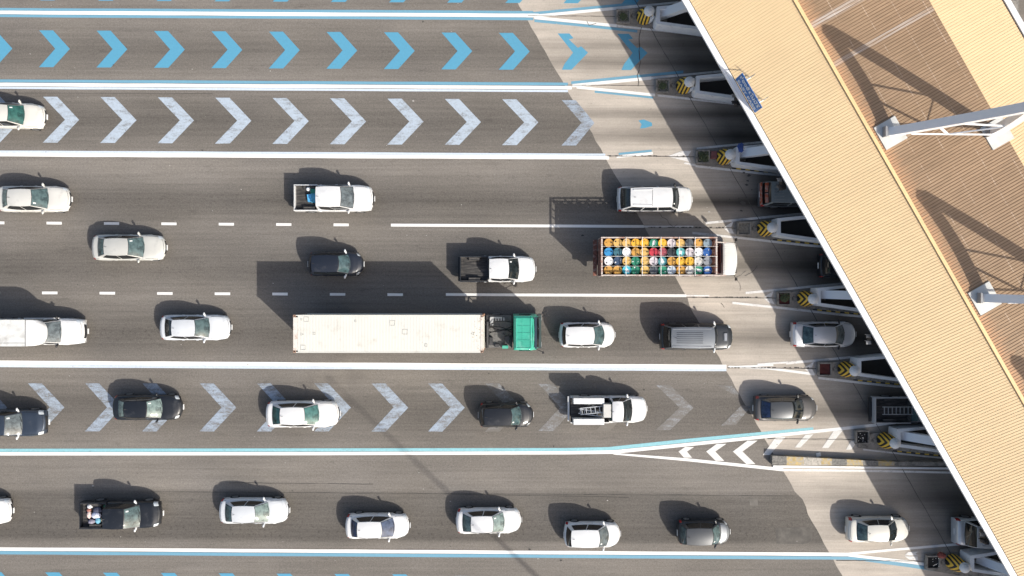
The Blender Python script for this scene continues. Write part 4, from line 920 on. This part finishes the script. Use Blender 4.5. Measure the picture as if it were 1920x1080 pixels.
nb.L.new(nb.scale(nb.mix(st, (.022, .022, .022), (.90, .56, .06)), dn), b_.inputs['Base Color']); b_.inputs['Roughness'].default_value = .5
foliage = mat('planter_leaves', (.07, .09, .04), .6, var=.4, scale=12); soil = mat('planter_soil', (.19, .18, .155), .9, var=.4, scale=8, dirt=(.22, .21, .18), dirt_amt=.4, dscale=9); soilr = mat('planter_red_soil', (.085, .02, .018), .9, var=.3)
soilk = mat('planter_black', (.012, .012, .012), .9); yk = mat('kerb_yellow', (.55, .38, .06), .7, var=.2); kk = mat('kerb_black', (.03, .03, .03), .7)
names = ['topmost', 'second', 'third', 'fourth', 'fifth', 'sixth', 'seventh', 'lowest']
def px2(D, x, y, z): return P(D[0] + x, D[1] + y, z)
near = ['beside the topmost blue arrows', 'left of the blue sign', 'above the grey van', 'below the grey van', 'just above the silver sedan', 'just below the silver sedan', 'at the end of the long gore', 'in the bottom right corner']
for i, D in enumerate(DR):
    wide = (i == 7)
    I = empty('toll_island', tuple(px2(D, 0, 3, 0)), 0, names[i] + ' raised concrete toll island, ' + near[i], 'traffic island', 'toll islands')
    o = I.location
    if wide: pl = [(-54, -2), (-30, -8), (90, -18), (600, -30), (600, 60), (90, 45), (40, 34), (-54, 17)]
    else: pl = [(-52, -6), (75, -21), (130, -25), (700, -26), (700, 40), (130, 36), (75, 31), (-50, 18)]
    pts = [px2(D, x, y, 0) for x, y in pl]
    q = MB(); q.prism([(p.x - o.x, p.y - o.y) for p in pts], 0.0, .15); q.build('kerb_slab', kerb_m, I)
    # yellow and black kerb paint along the lower edge
    q1 = MB(); q2 = MB()
    for k in range(14):
        x0 = 16 + k * 8.5; x1 = x0 + 8.5; f = lambda x: interp(x, [(-50, 18), (75, 31), (130, 36), (700, 40)]) - .6
        A_, B_ = px2(D, x0, f(x0), .15) - o, px2(D, x1, f(x1), .15) - o; (q1 if k % 2 else q2).beam((A_.x, A_.y, .152), (B_.x, B_.y, .152), .09, .02)
    if not wide: q1.build('kerb_paint_yellow', yk, I); q2.build('kerb_paint_black', kk, I)
    # planter
    cx, cy_ = (-39, 4) if i != 6 else (-43, -2); pc = px2(D, cx, cy_, .15) - o; s = .86
    q = MB()
    for (dx, dy, lx, ly) in ((0, s / 2, s + .1, .1), (0, -s / 2, s + .1, .1), (s / 2, 0, .1, s - .1), (-s / 2, 0, .1, s - .1)): q.box((pc.x + dx, pc.y + dy, .25), (lx, ly, .2))
    q.build('planter_rim', kerb_m, I)
    q = MB(); q.box((pc.x, pc.y, .20), (s - .1, s - .1, .09)); q.build('planter_soil', [soil, soil, soil, soil, soilr, soilr, soilk, soilk][i], I)
    if i in (0, 1, 2, 4, 6, 7):
        q = MB(); n = {0: 60, 1: 60, 2: 260, 4: 200, 6: 12, 7: 10}[i]; mt = foliage
        for k in range(n):
            x, y = random.uniform(-.33, .33), random.uniform(-.33, .33)
            if i == 4: y = random.uniform(-.12, .36)
            z = .05 + random.random() * .28 * (1 if n > 100 else .4); a_ = random.uniform(0, 6.28); t_ = random.uniform(-.5, .8); L_ = random.uniform(.04, .09); d = Vector((math.cos(a_) * math.cos(t_), math.sin(a_) * math.cos(t_), math.sin(t_))) * L_; w_ = Vector((-math.sin(a_), math.cos(a_), .2)) * L_ * .4
            c = Vector((x, y, z)); q.add([c - d * .5, c + w_, c + d, c - w_], [(0, 1, 2, 3)])
        if i < 5: q.blob((0, 0, .02), (.26, .26, .03), 10, .1)
        g_ = q.build('planter_plant' if i < 5 else 'litter_scraps', mt if i < 5 else wht, None, loc=(pc.x + o.x, pc.y + o.y, .245))
        lab = {0: 'sparse dry plant in the planter of the topmost island', 1: 'sparse grey-green plant in the planter of the second island', 2: 'dense green plant in the planter of the third island', 4: 'leafy green plant in the planter of the fifth island', 6: 'white scraps lying in the black pit of the long gore island', 7: 'white scraps lying in the black pit of the lowest island'}[i]
        tag(g_, lab, 'plant' if i < 5 else 'litter')
    # crash drum
    c = px2(D, 0, 4, .15); B = empty('crash_drum', tuple(c), 0, 'yellow and black striped drum on the ' + names[i] + ' island, ' + near[i], 'crash barrier', 'crash drums at the island noses')
    R = .55
    q = MB(); vs = []; fs = []; N = 32; lv = [(R, 0, 0), (R, 0.25, 0), (.47, .60, .07), (.38, .95, .15), (.33, 1.02, .17)]
    for r_, z, sh in lv:
        for k in range(N): t = 2 * math.pi * k / N; vs.append((r_ * math.cos(t) * .95 + sh, r_ * math.sin(t), z))
    for j in range(len(lv) - 1):
        for k in range(N): fs.append((j * N + k, j * N + (k + 1) % N, (j + 1) * N + (k + 1) % N, (j + 1) * N + k))
    fs.append(tuple((len(lv) - 1) * N + k for k in range(N))); q.add(vs, fs); q.build('drum', stripe, B, 50)
    q = MB(); q.lathe((.17, 0, .98), [(.34, 0), (.36, .03), (.36, .12), (.33, .14), (.29, .15), (.28, .22), (.20, .25), (.18, .26), (.17, .31), (.08, .34), (.02, .345)], 26); q.build('cap', wht, B, 25)
    if i < 3:
        q = MB(); q.box((.36, -.24, .45), (.30, .40, .86), rz=.6); q.build('back_shield', wall_m, B)
    # protecting wall round the booth, open to the canopy
    zt_ = 1.25; W_ = empty('booth_wall', tuple(px2(D, 25, 5, 0)), 0, 'white U-shaped wall on the ' + names[i] + ' island, ' + near[i], 'wall', 'protecting walls of the toll booths'); ow = W_.location
    if wide: A0, A1, N1, N2, C0, C1, a0, a1, c0, c1 = (34, -7), (300, -50), (33, 0), (34, 15), (38, 23), (330, 66), (41, -2), (300, -45), (41, 18), (330, 61)
    else: A0, A1, N1, N2, C0, C1, a0, a1, c0, c1 = (25, -16), (330, -46), (24, -8), (23, 12), (26, 17), (330, 59.5), (31, -11), (330, -41), (31, 12), (330, 54)
    def wl(name, pp, z1=zt_, z0=.155):
        q = MB(); q.prism([((px2(D, *p, zt_) - ow).x, (px2(D, *p, zt_) - ow).y) for p in pp], z0, z1); return q.build(name, wall_m, W_)
    wl('upper_arm', [A0, A1, a1, a0]); wl('lower_arm', [c0, c1, C1, C0]); wl('nose', [A0, a0, c0, C0, N2, N1])
    q = MB(); q.prism([((px2(D, *p, zt_) - ow).x, (px2(D, *p, zt_) - ow).y) for p in (a0, a1, c1, c0)], .156, .19); q.build('stairwell_shade', dark_floor, W_)  # near-black sheet stands in for the shade down inside the walls

# low painted barrier beside the long gore
Bq = empty('low_barrier', tuple(P(1600, 865, 0)), 0, 'low concrete barrier with worn yellow and black bands along the long gore', 'barrier'); o = Bq.location
segs = [(1448, 1475, 'k'), (1475, 1507, 'y'), (1507, 1540, 'w'), (1540, 1560, 'y'), (1560, 1588, 'k'), (1588, 1618, 'y'), (1618, 1647, 'k'), (1647, 1677, 'y')]
mk = {'k': mat('barrier_dark', (.16, .155, .14), .8, var=.3, scale=6, dirt=(.3, .28, .25), dirt_amt=.45, dscale=7), 'y': mat('barrier_yellow', (.48, .35, .14), .7, var=.2, scale=4, dirt=(.36, .34, .30), dirt_amt=.65, dscale=5), 'w': mat('barrier_bare', (.48, .44, .38), .8, var=.2, scale=5, dirt=(.25, .24, .2), dirt_amt=.4, dscale=6)}
for a_, b_s, c in segs:
    y0, y1 = lerp(854.5, 866, (a_ - 1448) / 229), lerp(854.5, 866, (b_s - 1448) / 229)
    q = MB(); pp = [P(a_, y0, .45), P(b_s, y1, .45), P(b_s, 871.5 + (b_s - 1448) * .008, .45), P(a_, 871.5 + (a_ - 1448) * .008, .45)]
    q.prism([(p.x - o.x, p.y - o.y) for p in pp], 0.0, .45); q.build('painted_band', mk[c], Bq)
q = MB(); pp = [P(1677, 866, .45), P(2100, 870, .45), P(2100, 876, .45), P(1677, 873, .45)]; q.prism([(p.x - o.x, p.y - o.y) for p in pp], 0, .45); q.build('plain_end', kerb_m, Bq)
q = MB(); pp = [P(1449, 872.2, .02), P(2100, 880, .02), P(2100, 883, .02), P(1449, 876, .02)]; q.prism([(p.x - o.x, p.y - o.y) for p in pp], .0, .10); q.build('kerb_foot', wall_m, Bq)
q = MB(); q.box((0, 0, .03), (.32, .26, .05), rz=.2); c = P(1534, 852, 0); tag(q.build('paper_scrap', wht, None, loc=(c.x, c.y, .03)), 'white scrap of paper lying against the low striped barrier', 'litter')
q = MB(); q.box((0, 0, .14), (.50, .55, .26), taper=.8); c = P(1338, 290, .3); tag(q.build('sand_bag', mat('red_bag', (.18, .07, .07), .8, var=.3), None, loc=(c.x, c.y, .152)), 'dull red box between planter and drum on the third island', 'box')
q = MB(); q.blob((0, 0, .25), (.28, .22, .25), 10, .15); c = P(1764, 1040, .3); tag(q.build('traffic_cone_bag', mat('red_bag2', (.32, .08, .06), .8, var=.3), None, 60, loc=(c.x, c.y, .152)), 'reddish brown sack beside the drum on the lowest island', 'sack')
q = MB(); q.blob((0, 0, .05), (.22, .30, .06), 9, .35); c = P(1389, 277, 1.3); tag(q.build('blue_rag', mat('blue_cloth', (.05, .10, .32), .8, var=.3), None, 60, loc=(c.x, c.y, 1.25)), 'blue cloth draped over the corner of the third booth wall', 'cloth')

# ------------------------------------------------------------------ the canopy
E = Vector((.4952, -.8688, 0)); N_ = Vector((.8688, .4952, 0)); O = P(1278, 0, 6.4); G_ = .28
def Cp(a, b, dz=0.0):
    z = 6.4 + (min(b, 5.19) - .365) * G_ if b < 8 else 7.75 - max(0, b - 12.03) * G_
    q = O + E * a + N_ * b; return Vector((q.x, q.y, z + dz))
A0_, A1_ = -34.0, 64.0
def roof_mat(name, col, valley, kind):
    m, n_, b_ = newmat(name); nb = NB(m); pos = nb.pos(); x_, y_, z_ = nb.sep(pos)
    al = nb.math('ADD', nb.math('MULTIPLY', x_, E.x), nb.math('MULTIPLY', y_, E.y)); ac = nb.math('ADD', nb.math('MULTIPLY', x_, N_.x), nb.math('MULTIPLY', y_, N_.y))
    cb_ = nb.n.nodes.new('ShaderNodeCombineXYZ'); nb.L.new(al, cb_.inputs[0]); nb.L.new(ac, cb_.inputs[1]); v_ = cb_.outputs[0]
    if kind == 'cream':
        f1 = nb.rng(nb.noise(nb.mapping(v_, (1.2, .12, 1)), 2.0, 6, .7), .3, .7, .95, 1.05); f2 = nb.rng(nb.noise(v_, .35, 4), .3, .7, .96, 1.04)
        src = nb.scale(col, nb.math('MULTIPLY', f1, f2)); d = nb.rng(nb.noise(nb.mapping(v_, (1, .6, 1)), 1.1, 8, .8), .70, .76, 0, .35); src = nb.mix(d, src, (.55, .36, .22))
    else:
        f1 = nb.rng(nb.noise(nb.mapping(v_, (3.2, .14, 1)), 2.2, 7, .85), .3, .7, .70, 1.30); f2 = nb.rng(nb.noise(v_, .3, 5, .6), .3, .7, .90, 1.10)
        src = nb.scale(col, nb.math('MULTIPLY', f1, f2))
        base = O.dot(N_) + 5.19
        e = nb.rng(nb.math('ADD', nb.math('SUBTRACT', ac, base), nb.rng(nb.noise(nb.mapping(v_, (5, .4, 1)), 1.5, 5, .8), .3, .7, -.6, .6)), .0, .9, .75, 0.0)
        src = nb.mix(e, src, (.62, .34, .18))                                   # rust that bleeds from the ridge flashing
        w_ = nb.rng(nb.noise(nb.mapping(v_, (1.4, .09, 1), loc=(3.3, 1, 0)), 1.0, 5, .6), .69, .75, 0, .55); src = nb.mix(w_, src, (.55, .48, .42))
        w2 = nb.rng(nb.noise(nb.mapping(v_, (3.5, .5, 1)), 2.0, 7, .8), .72, .78, 0, .6); src = nb.mix(w2, src, (.62, .50, .40))
        for (sx_, sy_, wd_, am_) in ((1560, 26, .20, .75), (1672, 61, .10, .6), (1690, 45, .05, .5)):
            s0_ = P(sx_, sy_, 7.8).dot(E); mk_ = nb.rng(nb.math('ABSOLUTE', nb.math('SUBTRACT', al, s0_)), wd_ * .6, wd_ * 1.4, am_, 0.0)
            mk_ = nb.math('MULTIPLY', mk_, nb.rng(nb.noise(nb.mapping(v_, (6, .35, 1)), 1.6, 5, .7), .36, .60, .15, 1.0)); mk_ = nb.math('MULTIPLY', mk_, nb.math('LESS_THAN', ac, P(1747, 27, 7.8).dot(N_) + .3)); src = nb.mix(mk_, src, (.56, .51, .47))
        lp = nb.math('LESS_THAN', nb.math('FRACT', nb.math('DIVIDE', nb.math('SUBTRACT', ac, base), 1.62)), .028); lp = nb.math('MULTIPLY', lp, nb.rng(nb.noise(v_, 1.7, 4), .42, .6, 0, .45)); src = nb.mix(lp, src, (.70, .56, .44))
    # darker colour in the troughs between the ribs
    fr = nb.math('FRACT', nb.math('DIVIDE', nb.math('SUBTRACT', al, O.dot(E) + A0_), PITCH)); tr = nb.math('MULTIPLY', nb.math('GREATER_THAN', fr, .76), nb.math('LESS_THAN', fr, .99))
    src = nb.mix(nb.math('MULTIPLY', tr, .45 if kind == 'cream' else .8), src, valley)
    nb.L.new(src, b_.inputs['Base Color']); b_.inputs['Roughness'].default_value = .55; b_.inputs['Specular IOR Level'].default_value = .3
    return m
PITCH = .1775
cream_r = roof_mat('roof_cream', (.715, .535, .315), (.52, .41, .23), 'cream'); brown_r = roof_mat('roof_brown', (.325, .222, .138), (.17, .10, .055), 'brown')
white_m = mat('gutter_white', (.80, .80, .79), .4, var=.02); steel_w = mat('steel_white', (.84, .855, .87), .4, var=.03, scale=.8, coat=.2)
CAN = empty('canopy', tuple(Vector((O.x, O.y, 0)) + E * 12 + N_ * 8), 0, 'long ribbed toll plaza canopy with cream slopes, a brown crown and white gutters', 'canopy'); co = CAN.location
def strip(name, b0, b1, m, nb_=2):
    q = MB(); n = int((A1_ - A0_) / PITCH); vs = []; fs = []; bs = frange(b0, b1, nb_)
    cols = []
    for i in range(n):
        a = A0_ + i * PITCH
        for f, d in ((0, 0), (.74, 0), (.80, -.018), (.93, -.018)): cols.append((a + f * PITCH, d))
    for (a, d) in cols:
        for b in bs: vs.append(tuple(Cp(a, b, d) - co))
    k = len(bs)
    for i in range(len(cols) - 1):
        for j in range(k - 1): fs.append((i * k + j, (i + 1) * k + j, (i + 1) * k + j + 1, i * k + j + 1))
    q.add(vs, fs); return q.build(name, m, CAN)
strip('cream_roof_slope', .42, 5.16, cream_r); strip('brown_roof_crown', 5.22, 12.035, brown_r); strip('cream_roof_slope', 12.04, 16.85, cream_r)
def bar(name, b0, b1, z0, z1, m, a0=A0_, a1=A1_, lab=None):
    q = MB(); pts = [O + E * a0 + N_ * b0, O + E * a1 + N_ * b0, O + E * a1 + N_ * b1, O + E * a0 + N_ * b1]; q.prism([(p.x - co.x, p.y - co.y) for p in pts], z0, z1); return q.build(name, m, CAN)
g1 = bar('gutter', 0.0, .36, 6.32, 6.46, white_m); bar('gutter', 16.93, 17.28, 6.32, 6.46, white_m)
q = MB()
for k in range(-12, 26):
    p = O + E * (k * 2.6) - co; q.beam((p.x, p.y, 6.462), (p.x + N_.x * .36, p.y + N_.y * .36, 6.462), .02, .006)
p0 = O + E * A0_ + N_ * .13 - co; p1 = O + E * A1_ + N_ * .13 - co; q.beam((p0.x, p0.y, 6.4625), (p1.x, p1.y, 6.4625), .018, .006)
q.build('gutter_joint', gm, g1)
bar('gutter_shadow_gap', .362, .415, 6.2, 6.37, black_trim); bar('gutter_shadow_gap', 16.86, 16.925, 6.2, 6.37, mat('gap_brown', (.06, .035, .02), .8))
q = MB(); pA = Cp(A0_, 5.19, .045) - co; pB = Cp(A1_, 5.19, .045) - co; q.beam(pA, pB, .20, .05); q.build('ridge_flashing', mat('flashing', (.78, .55, .28), .5, var=.06), CAN)
# ceiling and purlins so that the canopy has real depth from below
q = MB(); pts = [Cp(A0_, .45), Cp(A1_, .45), Cp(A1_, 16.8), Cp(A0_, 16.8)]
q.add([(p.x - co.x, p.y - co.y, 6.15) for p in pts] , [(3, 2, 1, 0)]); q.build('ceiling', mat('ceiling', (.10, .10, .10), .8), CAN)
q = MB()
for i, pts in enumerate(((A0_, A1_),)):
    for aa in (A0_, A1_):
        pr = [Cp(aa, b) - co for b in (.45, 5.19, 12.03, 16.8)]; pr = [Vector((p.x, p.y, p.z - .05)) for p in pr] + [Vector((pr[3].x, pr[3].y, 6.12)), Vector((pr[0].x, pr[0].y, 6.12))]; q.add(pr, [(0, 1, 2, 3, 4, 5)])
q.build('gable_end', white_m, CAN)

# pointed steel frames that rise out of the roof, with the sloping column each stands on
f1 = P(1665, 250, 7.8); step = E * 11.15
def bez(pts, n):
    out = []
    for i in range(n + 1):
        t = i / n; p = [Vector(x) for x in pts]
        while len(p) > 1: p = [a_.lerp(b_, t) for a_, b_ in zip(p, p[1:])]
        out.append(p[0])
    return out
def box_sweep(q, path, w_, h_):     # box section swept in the XZ plane
    vs = []; fs = []; n = len(path)
    for i, p in enumerate(path):
        d = (path[min(i + 1, n - 1)] - path[max(i - 1, 0)]); d.normalize(); u = Vector((0, 1, 0)); nrm = d.cross(u).normalized()
        hh = h_[0] + (h_[1] - h_[0]) * i / (n - 1) if isinstance(h_, tuple) else h_
        for sy, sn in ((-1, -1), (1, -1), (1, 1), (-1, 1)): vs.append(p + u * (sy * w_ / 2) + nrm * (sn * hh / 2))
    for i in range(n - 1):
        for k in range(4): fs.append((i * 4 + k, i * 4 + (k + 1) % 4, (i + 1) * 4 + (k + 1) % 4, (i + 1) * 4 + k))
    fs += [(3, 2, 1, 0), tuple(4 * (n - 1) + k for k in range(4))]; q.add(vs, fs)
pad_m = mat('pad_plate', (.58, .58, .55), .6, var=.05, dirt=(.5, .49, .45), dirt_amt=.3)
flab = {0: 'white pointed steel frame whose base lies just above the top of the photo', 1: 'white pointed steel frame with two legs and thin braces at upper right', 2: 'white steel frame of which one leg shows at the right edge', 3: 'white steel frame beyond the right edge, throwing the lowest crown shadow', 4: 'white steel frame beyond the lower right corner'}
colD = {0: 0, 1: 2, 2: 4, 3: 6, 4: 7}
for j in range(-1, 6):
    ft = f1 + step * (j - 1)
    if j in (-1, 5): lab = 'white pointed steel frame outside the photo on the canopy ' + ('far end' if j < 0 else 'near end')
    else: lab = flab[j]
    FR = empty('steel_frame', (ft.x, ft.y, 7.78), 0, lab, 'steel frame', 'steel frames on the canopy')
    for x in (0.0, 6.25):
        q = MB(); q.box((x + .15, .02, .0), (1.42, 1.5, .08), rz=math.atan2(N_.y, N_.x)); q.build('base_plate', pad_m, FR)
    q = MB(); path = bez([(.10, .05, .10), (1.5, .0, 2.4), (2.55, -.12, 4.7), (3.15, -.25, 7.0)], 14); box_sweep(q, path, .48, (.55, .42)); q.build('front_leg', steel_w, FR)
    q = MB(); path2 = bez([(6.1, .05, .10), (5.4, .0, 2.4), (4.35, -.12, 4.7), (3.25, -.25, 6.9)], 14); box_sweep(q, path2, .46, (.58, .42)); q.build('rear_leg', steel_w, FR)
    for x in (-.28, 5.72):
        q = MB(); q.box((x, .05, .20), (.12, .6, .42)); q.build('foot_bracket', mat('bracket', (.30, .30, .30), .5), FR)
    q = MB(); ca, cb2 = Vector((.9, -.22, .85)), Vector((5.95, -.22, .65)); cm = ca.lerp(cb2, .42); da = path[7] + Vector((0, -.2, 0)); db = path2[5] + Vector((0, -.15, 0))
    q.beam(ca, cb2, .08, .08); q.beam(da, db, .08, .08); q.beam(cm, db, .07, .07); q.beam(cm, path[5] + Vector((0, -.2, 0)), .10, .10); q.build('brace', steel_w, FR)
    if j in colD:
        D = DR[colD[j]]; b0 = P(D[0] + (38 if colD[j] != 7 else 66), D[1] - 4 + (8 if colD[j] == 7 else 0), .9); cl_ = empty('canopy_column', (b0.x, b0.y, .0), 0, 'sloping white box column rising from the ' + names[colD[j]] + ' island to the canopy', 'column', 'sloping columns under the canopy')
        top = Vector((ft.x - .3, ft.y, 7.4)) - Vector((b0.x, b0.y, 0)); q = MB(); q.beam((-.35, 0, .35), top, .58, .5); q.build('shaft', steel_w, cl_)
        q = MB(); q.box((-.1, 0, .24), (.9, .8, .1)); q.build('foot_plate', kerb_m, cl_)

# lane signals hanging from the eave
blk = mat('signal_black', (.012, .012, .013), .5)
for i, (px, py, lb) in enumerate(((1326, 46, 'beside the topmost booth wall'), (1379, 187, 'below the blue lane sign'), (1464, 344, 'above the van with the rusty tail'), (1630, 636, 'in deep shade ahead of the silver sedan'), (1843, 1007, 'over the silver van at lower right'))):
    c = P(px, py, 5.6); S_ = empty('lane_signal', (c.x, c.y, 5.2), 0, 'black two-lamp lane signal under the canopy edge ' + lb, 'traffic light', 'lane signals')
    q = MB(); q.box((.12, 0, .35), (.22, .78 if i != 3 else .5, .55)); q.build('housing', blk, S_)
    for y in (.2, -.2):
        q = MB(); q.box((-.12, y, .56), (.30, .20, .03)); q.box((-.12, y + .1, .45), (.28, .03, .2)); q.build('visor', [black_trim, alloy][(y > 0) or i == 3], S_)
    q = MB(); q.tube((.3, 0, .5), (.55, 0, .9), .03, n=8); q.build('hanger', black_trim, S_)

# the blue lane sign standing on the eave
a = P(1378.5, 148.5, 6.55); b = P(1415, 212, 6.55); d = (b - a); SW = d.length; d.normalize(); nrm = Vector((-d.y, d.x, 0)); 
if nrm.dot(N_) > 0: nrm = -nrm       # faces the traffic
mid = (a + b) / 2
SG = empty('lane_sign', tuple(mid), math.atan2(d.y, d.x), 'blue lane sign with white Thai and English lettering standing on the canopy edge', 'sign')
SHt = 1.22; sblue = mat('sign_blue', (.04, .19, .52), .5, var=.05); swhite = mat('sign_white', (.86, .88, .9), .5)
# local axes: x along sign, y towards or away from traffic, z up
q = MB(); q.box((0, 0.02, SHt / 2), (SW, .03, SHt)); q.build('panel', sblue, SG)
def text(body, size, x, z, name):
    cu = bpy.data.curves.new('t', 'FONT'); cu.body = body; cu.size = size; cu.align_x = 'CENTER'; cu.align_y = 'CENTER'; cu.extrude = .006; cu.offset = .012
    to = bpy.data.objects.new('t', cu); COL.objects.link(to); dg = bpy.context.evaluated_depsgraph_get(); dg.update(); me = bpy.data.meshes.new_from_object(to.evaluated_get(dg)); bpy.data.objects.remove(to)
    me.materials.clear(); me.materials.append(swhite); me.name = name
    xs = [v_.co.x for v_ in me.vertices]
    if xs:
        s = min(1.5, (SW - .22) / (max(xs) - min(xs))); sx = s if body != 'EASY PASS' else (SW - .34) / (max(xs) - min(xs))
        for v_ in me.vertices: v_.co.x *= sx
    o = bpy.data.objects.new(name, me); COL.objects.link(o); o.parent = SG; o.rotation_euler = (math.radians(90), 0, 0); o.location = (x, -.012, z); return o
text('ช่องอัตโนมัติ', .52, 0, .86, 'thai_lettering'); text('EASY PASS', .40, 0, .30, 'english_lettering')
for x in (-SW * .33, SW * .33):
    q = MB(); q.tube((x, .07, .9), (x, .80, .55), .03, n=8); q.tube((x, .07, .1), (x, .75, .25), .03, n=8); q.tube((x, .78, .1), (x, .78, .9), .025, n=8)
    q.build('bracket', alloy, SG)

# the high mast outside the lower edge whose shadow crosses the lanes
Hm = 42.0; tip = Vector(((610 - 960) * H / F, (540 - 705) * H / F, 0)); mb_ = tip + Vector((.96 * Hm, -.91 * Hm, 0))
M = empty('lamp_mast', (mb_.x, mb_.y, 0), 0, 'tall steel light mast below the photo whose thin shadow crosses the bottom lanes', 'lamp mast')
galv = mat('galvanised', (.42, .43, .43), .5, .5)
q = MB(); q.tube((0, 0, 0), (0, 0, Hm), .19, .06, 16); q.build('pole', galv, M, 40)
q = MB()
for k in range(24): t = k * math.pi / 12; u = t + math.pi / 12; q.tube((1.5 * math.cos(t), 1.5 * math.sin(t), Hm - .47), (1.5 * math.cos(u), 1.5 * math.sin(u), Hm - .47), .03, n=6, caps=False)
for k in range(4): t = k * math.pi / 2; q.beam((0, 0, Hm - .4), (1.95 * math.cos(t), 1.95 * math.sin(t), Hm - .42), .03, .03)
q.build('crown_ring', galv, M)
for k in range(6):
    t = k * math.pi / 3 + .2; q = MB(); q.box((2.0 * math.cos(t), 2.0 * math.sin(t), Hm - .45), (.28, .12, .10), rz=t); q.build('floodlight', galv, M)
